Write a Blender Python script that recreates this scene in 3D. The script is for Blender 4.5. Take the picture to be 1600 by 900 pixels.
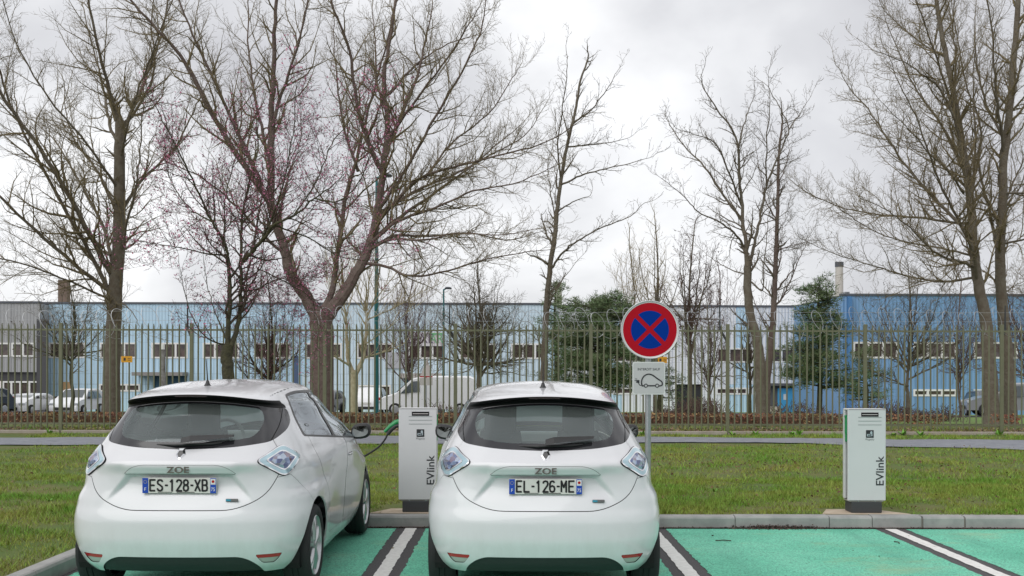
import bpy, math, random
import numpy as np
from mathutils import Vector, Matrix

random.seed(7)
RNG = np.random.default_rng(7)
S = bpy.context.scene
COL = S.collection
for _o in list(bpy.data.objects):
    bpy.data.objects.remove(_o)

# ------------------------------------------------------------------ camera
FOC, CU, HV, CH = 1620.0, 800.0, 579.0, 1.65      # focal length (px of a 1600 px frame), optical axis, horizon, eye height
cam = bpy.data.cameras.new('camera')
cam.sensor_width = 36.0
cam.lens = 36.0 * FOC / 1600.0
cam.shift_y = (HV - 450.0) / 1600.0
cam.clip_start = 0.05
cam.clip_end = 3000.0
camo = bpy.data.objects.new('camera', cam)
camo.location = (0, 0, CH)
camo.rotation_euler = (math.radians(90), math.radians(-0.11), 0)
COL.objects.link(camo)
S.camera = camo

# ------------------------------------------------------------------ world, sun, exposure
SUN_EL, SUN_AZ = math.radians(42), math.radians(215)   # azimuth: compass-like, 0 = +Y, clockwise
world = bpy.data.worlds.new("World")
S.world = world
world.use_nodes = True
nt = world.node_tree
for n in list(nt.nodes):
    nt.nodes.remove(n)
def wn(t, **k):
    n = nt.nodes.new(t)
    for a, b in k.items():
        setattr(n, a, b)
    return n
wo = wn('ShaderNodeOutputWorld')
bg = wn('ShaderNodeBackground')
bg.inputs['Strength'].default_value = 0.10
sky = wn('ShaderNodeTexSky', sky_type='NISHITA', sun_disc=False)
sky.sun_elevation = SUN_EL
sky.sun_rotation = SUN_AZ
tc = wn('ShaderNodeTexCoord')
mp = wn('ShaderNodeMapping')
mp.inputs['Scale'].default_value = (1.0, 1.0, 1.7)
mp.inputs['Location'].default_value = (5.5, 0.2, 1.4)
n1 = wn('ShaderNodeTexNoise')
n1.inputs['Scale'].default_value = 2.6
n1.inputs['Detail'].default_value = 6
n1.inputs['Roughness'].default_value = 0.5
n1.inputs['Distortion'].default_value = 0.15
cr = wn('ShaderNodeValToRGB')
cr.color_ramp.elements[0].position = 0.36
cr.color_ramp.elements[0].color = (5.9, 5.9, 6.2, 1)
cr.color_ramp.elements[1].position = 0.64
cr.color_ramp.elements[1].color = (10.0, 10.05, 10.2, 1)
e = cr.color_ramp.elements.new(0.50)
e.color = (7.3, 7.35, 7.6, 1)
mx = wn('ShaderNodeMix', data_type='RGBA')
mx.inputs['Factor'].default_value = 0.95
nt.links.new(tc.outputs['Generated'], mp.inputs['Vector'])
nt.links.new(mp.outputs['Vector'], n1.inputs['Vector'])
nt.links.new(n1.outputs['Fac'], cr.inputs['Fac'])
nt.links.new(sky.outputs['Color'], mx.inputs[6])
nt.links.new(cr.outputs['Color'], mx.inputs[7])
nt.links.new(mx.outputs[2], bg.inputs['Color'])
nt.links.new(bg.outputs['Background'], wo.inputs['Surface'])

sun = bpy.data.lights.new('sun', 'SUN')
sun.energy = 1.4
sun.angle = math.radians(60)
sun.color = (1.0, 0.98, 0.96)
suno = bpy.data.objects.new('sun', sun)
_d = Vector((math.sin(SUN_AZ) * math.cos(SUN_EL), math.cos(SUN_AZ) * math.cos(SUN_EL), math.sin(SUN_EL)))
suno.rotation_euler = (-_d).to_track_quat('-Z', 'Y').to_euler()
suno.location = (0, 0, 30)
COL.objects.link(suno)

S.view_settings.view_transform = 'Standard'
S.view_settings.look = 'None'
S.view_settings.exposure = 0.12
S.view_settings.gamma = 1.0
S.render.engine = 'CYCLES'
S.cycles.max_bounces = 8
S.cycles.transparent_max_bounces = 16

# ------------------------------------------------------------------ helpers
def PT(u, v, Y):
    """a point of the place, from where it shows in the photograph and how far away it stands"""
    return Vector(((u - CU) * Y / FOC, Y, CH - (v - HV) * Y / FOC))

def tag(o, label=None, cat=None, group=None, kind=None):
    if label: o['label'] = label
    if cat: o['category'] = cat
    if group: o['group'] = group
    if kind: o['kind'] = kind
    return o

def link(name, me, parent=None, mat=None):
    o = bpy.data.objects.new(name, me)
    COL.objects.link(o)
    if parent is not None:
        o.parent = parent
    if mat is not None and me is not None and len(me.materials) == 0:
        me.materials.append(mat)
    return o

def empty(name, loc=(0, 0, 0), rz=0.0):
    o = bpy.data.objects.new(name, None)
    o.location = loc
    o.rotation_euler = (0, 0, rz)
    o.empty_display_size = 0.3
    COL.objects.link(o)
    return o

def thing(name, label, cat, loc=(0, 0, 0), rz=0.0, group=None):
    return tag(empty(name, loc, rz), label, cat, group)

def np_mesh(name, V, F, smooth=False):
    """V (n,3), F (m,k) with one k"""
    V = np.asarray(V, dtype=np.float32); F = np.asarray(F, dtype=np.int32)
    me = bpy.data.meshes.new(name)
    m, k = F.shape
    me.vertices.add(len(V)); me.vertices.foreach_set('co', V.ravel())
    me.loops.add(m * k); me.loops.foreach_set('vertex_index', F.ravel())
    me.polygons.add(m)
    me.polygons.foreach_set('loop_start', np.arange(0, m * k, k, dtype=np.int32))
    me.polygons.foreach_set('loop_total', np.full(m, k, dtype=np.int32))
    if smooth:
        me.polygons.foreach_set('use_smooth', np.ones(m, dtype=bool))
    me.update(calc_edges=True)
    return me

class MB:
    def __init__(s):
        s.v = []; s.f = []
    def add(s, vs, fs):
        b = len(s.v)
        s.v += [tuple(p) for p in vs]
        s.f += [tuple(b + i for i in q) for q in fs]
        return s
    def box(s, c, d, rz=0.0, bev=0.0):
        x, y, z = d[0] / 2, d[1] / 2, d[2] / 2
        if bev <= 0:
            vs = [(-x, -y, -z), (x, -y, -z), (x, y, -z), (-x, y, -z), (-x, -y, z), (x, -y, z), (x, y, z), (-x, y, z)]
            fs = [(0, 3, 2, 1), (4, 5, 6, 7), (0, 1, 5, 4), (1, 2, 6, 5), (2, 3, 7, 6), (3, 0, 4, 7)]
        else:
            b = min(bev, x * .9, y * .9, z * .9); vs = []; 
            for zz, i in ((-z, b), (-z + b, 0), (z - b, 0), (z, b)):
                X, Y = x - i, y - i
                vs += [(-X + b, -Y, zz), (X - b, -Y, zz), (X, -Y + b, zz), (X, Y - b, zz), (X - b, Y, zz), (-X + b, Y, zz), (-X, Y - b, zz), (-X, -Y + b, zz)]
            fs = [tuple(range(7, -1, -1)), tuple(range(24, 32))]
            for k in range(3):
                for i in range(8):
                    j = (i + 1) % 8
                    fs.append((k * 8 + i, k * 8 + j, k * 8 + 8 + j, k * 8 + 8 + i))
        ca, sa = math.cos(rz), math.sin(rz)
        vs = [(c[0] + p[0] * ca - p[1] * sa, c[1] + p[0] * sa + p[1] * ca, c[2] + p[2]) for p in vs]
        return s.add(vs, fs)
    def tube(s, pts, rad, n=8, caps=True):
        pts = [Vector(p) for p in pts]
        if not isinstance(rad, (list, tuple)): rad = [rad] * len(pts)
        vs = []; fs = []
        t0 = (pts[1] - pts[0]).normalized()
        a = Vector((0, 0, 1)) if abs(t0.z) < .9 else Vector((1, 0, 0))
        nrm = t0.cross(a).normalized()
        for i, p in enumerate(pts):
            t = (pts[min(i + 1, len(pts) - 1)] - pts[max(i - 1, 0)])
            if t.length < 1e-9: t = t0.copy()
            t.normalize()
            nrm = (nrm - t * nrm.dot(t))
            if nrm.length < 1e-6: nrm = t.orthogonal()
            nrm.normalize()
            bi = t.cross(nrm)
            for k in range(n):
                an = 2 * math.pi * k / n
                vs.append(p + (nrm * math.cos(an) + bi * math.sin(an)) * rad[i])
        for i in range(len(pts) - 1):
            for k in range(n):
                j = (k + 1) % n
                fs.append((i * n + k, i * n + j, i * n + n + j, i * n + n + k))
        if caps:
            fs.append(tuple(range(n - 1, -1, -1))); fs.append(tuple(range((len(pts) - 1) * n, len(pts) * n)))
        return s.add(vs, fs)
    def prism(s, poly, axis, a0, a1):
        """poly: 2d points, extruded along axis ('x': poly is (y,z); 'y': (x,z); 'z': (x,y))"""
        n = len(poly)
        def P(p, a):
            return {'x': (a, p[0], p[1]), 'y': (p[0], a, p[1]), 'z': (p[0], p[1], a)}[axis]
        vs = [P(p, a0) for p in poly] + [P(p, a1) for p in poly]
        fs = [tuple(range(n))[::-1], tuple(range(n, 2 * n))]
        for i in range(n):
            j = (i + 1) % n
            fs.append((i, j, n + j, n + i))
        return s.add(vs, fs)
    def lathe(s, prof, c, axis='z', n=32):
        """prof: (r, h) pairs"""
        vs = []; fs = []
        for r, h in prof:
            for k in range(n):
                a = 2 * math.pi * k / n
                p = {'z': (r * math.cos(a), r * math.sin(a), h), 'x': (h, r * math.cos(a), r * math.sin(a)), 'y': (r * math.sin(a), h, r * math.cos(a))}[axis]
                vs.append((c[0] + p[0], c[1] + p[1], c[2] + p[2]))
        for i in range(len(prof) - 1):
            for k in range(n):
                j = (k + 1) % n
                fs.append((i * n + k, i * n + j, i * n + n + j, i * n + n + k))
        return s.add(vs, fs)
    def build(s, name, mat=None, parent=None, smooth=False, loc=None):
        me = bpy.data.meshes.new(name)
        me.from_pydata(s.v, [], s.f)
        me.update()
        if smooth:
            me.polygons.foreach_set('use_smooth', np.ones(len(me.polygons), dtype=bool))
            try:
                me.set_sharp_from_angle(angle=math.radians(38))
            except Exception:
                pass
        o = link(name, me, parent, mat)
        fix_normals(me)
        if loc: o.location = loc
        return o

import bmesh
def fix_normals(me):
    b = bmesh.new(); b.from_mesh(me)
    bmesh.ops.recalc_face_normals(b, faces=b.faces[:])
    b.to_mesh(me); b.free()

def text_mesh(name, txt, size, mat, parent, loc, rot=(math.pi / 2, 0, 0), depth=0.001, sx=1.0, align='CENTER', bold=0.0, shear=0.0):
    cu = bpy.data.curves.new(name, 'FONT')
    cu.body = txt; cu.size = size; cu.extrude = depth; cu.align_x = align; cu.align_y = 'CENTER'; cu.offset = bold; cu.shear = shear
    cu.resolution_u = 3
    t = bpy.data.objects.new('tmp', cu)
    COL.objects.link(t)
    dg = bpy.context.evaluated_depsgraph_get()
    me = bpy.data.meshes.new_from_object(t.evaluated_get(dg))
    bpy.data.objects.remove(t); bpy.data.curves.remove(cu)
    me.name = name
    me.materials.clear()
    o = link(name, me, parent, mat)
    o.location = loc; o.rotation_euler = rot; o.scale = (sx, 1, 1)
    return o

def copy_tree(o, parent=None):
    c = o.copy()
    COL.objects.link(c)
    c.parent = parent
    for ch in [x for x in bpy.data.objects if x.parent == o]:
        copy_tree(ch, c)
    return c

# ------------------------------------------------------------------ materials
MATS = {}
def mat(name, col, rough=0.6, metal=0.0, coat=0.0, spec=0.5, noise=None, bump=None, emit=None, island=None, trans=0.0, coords='Object'):
    """noise = (scale, amount, colour2[, detail]); bump = (scale, strength, distance); island = value spread per loose piece"""
    if name in MATS: return MATS[name]
    m = bpy.data.materials.new(name); m.use_nodes = True
    t = m.node_tree; b = t.nodes['Principled BSDF']
    b.inputs['Base Color'].default_value = (*col, 1)
    b.inputs['Roughness'].default_value = rough
    b.inputs['Metallic'].default_value = metal
    b.inputs['Coat Weight'].default_value = coat
    b.inputs['Coat Roughness'].default_value = 0.04
    b.inputs['Specular IOR Level'].default_value = spec
    if trans: b.inputs['Transmission Weight'].default_value = trans
    src = None
    if noise or bump or island:
        co = t.nodes.new('ShaderNodeTexCoord')
    if noise:
        nz = t.nodes.new('ShaderNodeTexNoise')
        nz.inputs['Scale'].default_value = noise[0]
        nz.inputs['Detail'].default_value = noise[3] if len(noise) > 3 else 5
        nz.inputs['Roughness'].default_value = 0.62
        t.links.new(co.outputs[coords], nz.inputs['Vector'])
        mr = t.nodes.new('ShaderNodeMapRange')
        mr.inputs['From Min'].default_value = 0.5 - 0.5 / (1 + 3 * noise[1])
        mr.inputs['From Max'].default_value = 0.5 + 0.5 / (1 + 3 * noise[1])
        t.links.new(nz.outputs['Fac'], mr.inputs['Value'])
        mi = t.nodes.new('ShaderNodeMix'); mi.data_type = 'RGBA'
        mi.inputs[6].default_value = (*col, 1); mi.inputs[7].default_value = (*noise[2], 1)
        t.links.new(mr.outputs['Result'], mi.inputs['Factor'])
        t.links.new(mi.outputs[2], b.inputs['Base Color'])
        src = mi.outputs[2]
    if island:
        gi = t.nodes.new('ShaderNodeNewGeometry')
        hs = t.nodes.new('ShaderNodeHueSaturation')
        mr2 = t.nodes.new('ShaderNodeMapRange')
        mr2.inputs['To Min'].default_value = 1 - island; mr2.inputs['To Max'].default_value = 1 + island
        t.links.new(gi.outputs['Random Per Island'], mr2.inputs['Value'])
        t.links.new(mr2.outputs['Result'], hs.inputs['Value'])
        mr3 = t.nodes.new('ShaderNodeMapRange')
        mr3.inputs['To Min'].default_value = 0.5 - island * .09; mr3.inputs['To Max'].default_value = 0.5 + island * .05
        t.links.new(gi.outputs['Random Per Island'], mr3.inputs['Value'])
        t.links.new(mr3.outputs['Result'], hs.inputs['Hue'])
        if src is not None: t.links.new(src, hs.inputs['Color'])
        else: hs.inputs['Color'].default_value = (*col, 1)
        t.links.new(hs.outputs['Color'], b.inputs['Base Color'])
    if bump:
        nb = t.nodes.new('ShaderNodeTexNoise')
        nb.inputs['Scale'].default_value = bump[0]; nb.inputs['Detail'].default_value = 4
        t.links.new(co.outputs[coords], nb.inputs['Vector'])
        bp = t.nodes.new('ShaderNodeBump')
        bp.inputs['Strength'].default_value = bump[1]; bp.inputs['Distance'].default_value = bump[2] if len(bump) > 2 else 0.01
        t.links.new(nb.outputs['Fac'], bp.inputs['Height'])
        t.links.new(bp.outputs['Normal'], b.inputs['Normal'])
    if emit:
        b.inputs['Emission Color'].default_value = (*emit[0], 1); b.inputs['Emission Strength'].default_value = emit[1]
    MATS[name] = m
    return m

def glass_mat(name, tint, refl=0.35, rough=0.02, base=0.06, dust=0.03):
    if name in MATS: return MATS[name]
    m = bpy.data.materials.new(name); m.use_nodes = True
    t = m.node_tree
    for n in list(t.nodes): t.nodes.remove(n)
    o = t.nodes.new('ShaderNodeOutputMaterial')
    tr = t.nodes.new('ShaderNodeBsdfTransparent'); tr.inputs['Color'].default_value = (*tint, 1)
    gl = t.nodes.new('ShaderNodeBsdfGlossy'); gl.inputs['Roughness'].default_value = rough; gl.inputs['Color'].default_value = (.9, .95, 1, 1)
    fr = t.nodes.new('ShaderNodeFresnel'); fr.inputs['IOR'].default_value = 1.5
    ma = t.nodes.new('ShaderNodeMath'); ma.operation = 'MULTIPLY_ADD'
    ma.inputs[1].default_value = refl * 2.4; ma.inputs[2].default_value = base
    mi = t.nodes.new('ShaderNodeMixShader')
    t.links.new(fr.outputs['Fac'], ma.inputs[0]); t.links.new(ma.outputs[0], mi.inputs['Fac'])
    t.links.new(tr.outputs[0], mi.inputs[1]); t.links.new(gl.outputs[0], mi.inputs[2])
    df = t.nodes.new('ShaderNodeBsdfDiffuse'); df.inputs['Color'].default_value = (.52, .61, .58, 1)
    m2 = t.nodes.new('ShaderNodeMixShader'); m2.inputs['Fac'].default_value = dust
    t.links.new(mi.outputs[0], m2.inputs[1]); t.links.new(df.outputs[0], m2.inputs[2])
    t.links.new(m2.outputs[0], o.inputs['Surface'])
    MATS[name] = m
    return m

M_PAINT = mat('white_paint', (.70, .705, .72), .25, coat=.75, noise=(3, .25, (.67, .675, .69), 3))
def road_grime(m):
    t = m.node_tree; b = t.nodes['Principled BSDF']
    src = b.inputs['Base Color'].links[0].from_socket
    co = t.nodes.new('ShaderNodeTexCoord'); sx = t.nodes.new('ShaderNodeSeparateXYZ'); t.links.new(co.outputs['Object'], sx.inputs[0])
    hr = t.nodes.new('ShaderNodeMapRange'); hr.inputs['From Min'].default_value = .62; hr.inputs['From Max'].default_value = .20
    t.links.new(sx.outputs[2], hr.inputs['Value'])
    nz = t.nodes.new('ShaderNodeTexNoise'); nz.inputs['Scale'].default_value = 7; nz.inputs['Detail'].default_value = 9; nz.inputs['Roughness'].default_value = .7
    mp_ = t.nodes.new('ShaderNodeMapping'); mp_.inputs['Scale'].default_value = (1.6, 1, .5)
    t.links.new(co.outputs['Object'], mp_.inputs['Vector']); t.links.new(mp_.outputs[0], nz.inputs['Vector'])
    cr_ = t.nodes.new('ShaderNodeMapRange'); cr_.inputs['From Min'].default_value = .42; cr_.inputs['From Max'].default_value = .75; cr_.inputs['To Max'].default_value = .28
    t.links.new(nz.outputs['Fac'], cr_.inputs['Value'])
    mu = t.nodes.new('ShaderNodeMath'); mu.operation = 'MULTIPLY'; t.links.new(hr.outputs[0], mu.inputs[0]); t.links.new(cr_.outputs[0], mu.inputs[1])
    mi = t.nodes.new('ShaderNodeMix'); mi.data_type = 'RGBA'; mi.inputs[7].default_value = (.30, .27, .23, 1)
    t.links.new(mu.outputs[0], mi.inputs[0]); t.links.new(src, mi.inputs[6]); t.links.new(mi.outputs[2], b.inputs['Base Color'])
road_grime(M_PAINT)
M_GAP = mat('panel_gap_black', (.012, .012, .012), .7)
M_GLOSSB = mat('gloss_black', (.012, .012, .013), .12, coat=.6)
M_BLACKP = mat('black_plastic', (.02, .02, .021), .5, noise=(40, .2, (.03, .03, .03)))
M_RUBBER = mat('tyre_rubber', (.018, .018, .019), .75, bump=(60, .3, .003))
M_ALLOY = mat('wheel_silver', (.52, .53, .54), .3, metal=.75)
M_CHROME = mat('chrome', (.8, .81, .82), .12, metal=1.0)
M_INT = mat('cabin_fabric', (.03, .031, .033), .9)
M_DASH = mat('dashboard_pale', (.30, .33, .32), .7)
M_GLASS = glass_mat('car_glass', (.80, .87, .84), .5, base=.06)
M_GLASSR = glass_mat('rear_glass', (.86, .95, .91), .40, base=.04, dust=.12)
M_GLASSD = glass_mat('car_glass_tinted', (.30, .34, .34), .55, base=.07)
M_FRIT = mat('window_border', (.02, .02, .023), .10, coat=.3, spec=.6)
M_RED = mat('reflector_red', (.42, .012, .015), .2, coat=.8)
M_PALE = mat('reflector_pale', (.45, .45, .42), .25, coat=.6)
# ------------------------------------------------------------------ hatchback: analytic body surface, cut into its panels
def spline1(xs, ys, q, deriv0=False):
    """natural cubic through (xs, ys rows), evaluated at q; zero end slope at the start when deriv0"""
    xs = np.asarray(xs, float); ys = np.asarray(ys, float)
    n = len(xs); h = np.diff(xs)
    A = np.zeros((n, n)); B = np.zeros((n,) + ys.shape[1:])
    A[0, 0] = 1; A[-1, -1] = 1
    for i in range(1, n - 1):
        A[i, i - 1] = h[i - 1]; A[i, i] = 2 * (h[i - 1] + h[i]); A[i, i + 1] = h[i]
        B[i] = 6 * ((ys[i + 1] - ys[i]) / h[i] - (ys[i] - ys[i - 1]) / h[i - 1])
    M = np.linalg.solve(A, B)
    k = np.clip(np.searchsorted(xs, q) - 1, 0, n - 2)
    t = (q - xs[k]); u = (xs[k + 1] - q); hk = h[k]
    ex = (slice(None),) + (None,) * (ys.ndim - 1)
    t, u, hk = t[ex], u[ex], hk[ex]
    return (M[k] * u ** 3 + M[k + 1] * t ** 3) / (6 * hk) + (ys[k] / hk - M[k] * hk / 6) * u + (ys[k + 1] / hk - M[k + 1] * hk / 6) * t

def pchip(xs, ys, q):
    xs = np.asarray(xs, float); ys = np.asarray(ys, float)
    h = np.diff(xs)[:, None]; d = np.diff(ys, axis=0) / h
    m = np.zeros_like(ys)
    a, b = d[:-1], d[1:]
    w1 = 2 * h[1:] + h[:-1]; w2 = h[1:] + 2 * h[:-1]
    ok = (a * b) > 0
    with np.errstate(divide='ignore', invalid='ignore'):
        mm = (w1 + w2) / (w1 / a + w2 / b)
    m[1:-1] = np.where(ok, mm, 0)
    m[0] = d[0]; m[-1] = d[-1]
    k = np.clip(np.searchsorted(xs, q) - 1, 0, len(xs) - 2)
    hk = h[k]; t = ((q - xs[k])[:, None]) / hk
    return (ys[k] * (1 + 2 * t) * (1 - t) ** 2 + m[k] * hk * t * (1 - t) ** 2 + ys[k + 1] * t * t * (3 - 2 * t) + m[k + 1] * hk * t * t * (t - 1))

# level: z, rear centre y, rear mid, rear outer, corner, after corner, side x at .95 / 1.9 / 2.8(or screen foot), front corner, front mid, nose y
def LV(z, yr, p1, p2, p3, p4, s5, s6, s7, fc, yn):
    y7 = min(2.85, yn - .35)
    y6 = min(1.95, p4[1] + (y7 - p4[1]) * .55)
    y5 = p4[1] + (y6 - p4[1]) * .38
    yfc = yn - (.30 if yn > 3.3 else .16)
    pts = [(0, yr), p1, p2, p3, p4, (s5, y5), (s6, y6), (s7, y7), (fc, yfc), (fc * .62, yn - .06 if yn > 3.3 else yn - .04), (0, yn)]
    return z, pts
LEVELS = [
 LV(.20, .13, (.40, .15), (.60, .22), (.70, .33), (.765, .50), .81, .80, .78, .62, 3.93),
 LV(.26, .06, (.43, .09), (.635, .16), (.74, .28), (.80, .46), .84, .82, .815, .70, 4.02),
 LV(.36, .02, (.44, .05), (.665, .125), (.78, .25), (.835, .44), .862, .832, .845, .74, 4.07),
 LV(.46, .00, (.44, .03), (.68, .11), (.803, .24), (.858, .44), .876, .84, .86, .76, 4.084),
 LV(.56, .002, (.44, .032), (.68, .113), (.808, .245), (.863, .45), .878, .845, .865, .76, 4.07),
 LV(.62, .015, (.44, .045), (.675, .122), (.80, .25), (.86, .455), .876, .848, .865, .75, 4.05),
 LV(.66, .035, (.44, .062), (.67, .135), (.793, .258), (.853, .46), .873, .85, .862, .745, 4.03),
 LV(.72, .066, (.44, .08), (.66, .145), (.782, .265), (.845, .47), .866, .854, .858, .735, 4.01),
 LV(.80, .082, (.43, .098), (.64, .160), (.752, .285), (.808, .49), .842, .86, .85, .70, 3.95),
 LV(.90, .080, (.42, .104), (.625, .17), (.742, .30), (.80, .51), .832, .858, .832, .64, 3.82),
 LV(.975, .048, (.42, .078), (.61, .168), (.722, .32), (.78, .53), .808, .85, .80, .60, 3.62),
 LV(1.02, .090, (.41, .12), (.60, .21), (.705, .345), (.76, .56), .785, .832, .77, .58, 3.28),
 LV(1.08, .145, (.40, .175), (.58, .265), (.68, .40), (.735, .61), .758, .802, .74, .60, 3.10),
 LV(1.15, .205, (.39, .235), (.56, .325), (.655, .46), (.70, .66), .722, .765, .715, .60, 2.96),
 LV(1.25, .300, (.38, .328), (.54, .405), (.62, .525), (.66, .73), .678, .722, .67, .57, 2.77),
 LV(1.34, .378, (.365, .40), (.515, .465), (.588, .58), (.625, .77), .645, .688, .63, .53, 2.66),
 LV(1.405, .430, (.36, .445), (.495, .505), (.56, .61), (.598, .79), .617, .66, .60, .50, 2.57),
 LV(1.420, .425, (.36, .443), (.49, .505), (.553, .612), (.588, .795), .608, .65, .59, .495, 2.55),
 LV(1.4385, .345, (.36, .375), (.495, .46), (.552, .60), (.58, .80), .597, .638, .58, .49, 2.51),
 LV(1.453, .325, (.36, .358), (.49, .45), (.545, .60), (.570, .81), .587, .622, .57, .48, 2.48),
 LV(1.466, .35, (.35, .385), (.475, .48), (.53, .63), (.555, .83), .57, .60, .55, .465, 2.45),
 LV(1.486, .46, (.33, .50), (.455, .60), (.510, .74), (.530, .92), .55, .582, .535, .455, 2.40),
 LV(1.510, .68, (.30, .72), (.42, .82), (.478, .95), (.502, 1.09), .52, .548, .50, .42, 2.32),
 LV(1.530, .92, (.26, .95), (.365, 1.03), (.415, 1.13), (.44, 1.25), .455, .478, .435, .37, 2.23),
 LV(1.548, 1.17, (.19, 1.19), (.27, 1.24), (.31, 1.30), (.33, 1.38), .34, .358, .325, .28, 2.12),
 LV(1.556, 1.36, (.09, 1.37), (.125, 1.39), (.145, 1.42), (.155, 1.46), .16, .168, .152, .13, 1.98),
]
def smooth01(t):
    t = np.clip(t, 0, 1); return t * t * (3 - 2 * t)

def warp_z(x, zl):
    t = np.clip((zl - 1.12) / .30, 0, 1); t = t * t * (3 - 2 * t)
    return zl - (.17 - .10 * smooth01((zl - 1.455) / .075)) * x * x * t

def sdpoly(px, pz, poly):
    poly = np.asarray(poly, float); n = len(poly)
    d = np.full(px.shape, 1e9); s = np.ones(px.shape)
    for i in range(n):
        a = poly[i]; b = poly[i - 1]
        e = b - a; wx = px - a[0]; wz = pz - a[1]
        h = np.clip((wx * e[0] + wz * e[1]) / (e @ e), 0, 1)
        bx = wx - e[0] * h; bz = wz - e[1] * h
        d = np.minimum(d, bx * bx + bz * bz)
        c1 = pz >= a[1]; c2 = pz < b[1]; c3 = e[0] * wz > e[1] * wx
        fl = (c1 & c2 & c3) | (~c1 & ~c2 & ~c3)
        s = np.where(fl, -s, s)
    return s * np.sqrt(d)

def roundpoly(poly, r, n=5):
    """corner-rounded copy of a polygon"""
    out = []; N = len(poly)
    rs = r if isinstance(r, (list, tuple)) else [r] * N
    for i in range(N):
        p0 = np.array(poly[i - 1], float); p = np.array(poly[i], float); p1 = np.array(poly[(i + 1) % N], float)
        a = p0 - p; b = p1 - p; la = np.linalg.norm(a); lb = np.linalg.norm(b)
        d = min(rs[i], la * .48, lb * .48)
        A = p + a / la * d; B = p + b / lb * d
        if d < 1e-6: out.append(tuple(p)); continue
        for k in range(n + 1):
            t = k / n
            out.append(tuple((1 - t) ** 2 * A + 2 * t * (1 - t) * p + t * t * B))
    return out

class Surf:
    """attributes per vertex: x y z s zl nx ny nz"""
    def __init__(s, A, F):
        s.A = [tuple(r) for r in A]; s.F = F
        s.cache = {}
    def arr(s):
        return np.array(s.A)
    def cut(s, faces, fn):
        """split faces by the zero line of fn(attribute array); returns (inside, outside)"""
        used = sorted({i for f in faces for i in f})
        arr = np.array([s.A[i] for i in used])
        vv = fn(arr); val = dict(zip(used, vv.tolist()))
        ins, out = [], []; loc = {}
        for f in faces:
            w = [val[i] for i in f]
            w = [0.0 if abs(q) < 2e-5 else q for q in w]
            if all(q <= 0 for q in w): ins.append(f); continue
            if all(q >= 0 for q in w): out.append(f); continue
            a, b = [], []; n = len(f)
            for k in range(n):
                i, j = f[k], f[(k + 1) % n]; wi, wj = w[k], w[(k + 1) % n]
                if wi <= 0: a.append(i)
                if wi >= 0: b.append(i)
                if wi * wj < 0:
                    key = (i, j) if i < j else (j, i)
                    m = loc.get(key)
                    if m is None:
                        t = wi / (wi - wj)
                        A, B = s.A[i], s.A[j]
                        s.A.append(tuple(A[q] + (B[q] - A[q]) * t for q in range(len(A))))
                        m = len(s.A) - 1; loc[key] = m
                    a.append(m); b.append(m)
            if len(a) > 2: ins.append(tuple(a))
            if len(b) > 2: out.append(tuple(b))
        return ins, out

def grid_normals(P):
    du = np.gradient(P, axis=1); dv = np.gradient(P, axis=0)
    n = np.cross(du, dv)
    l = np.linalg.norm(n, axis=2, keepdims=True); l[l < 1e-12] = 1
    return n / l

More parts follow.
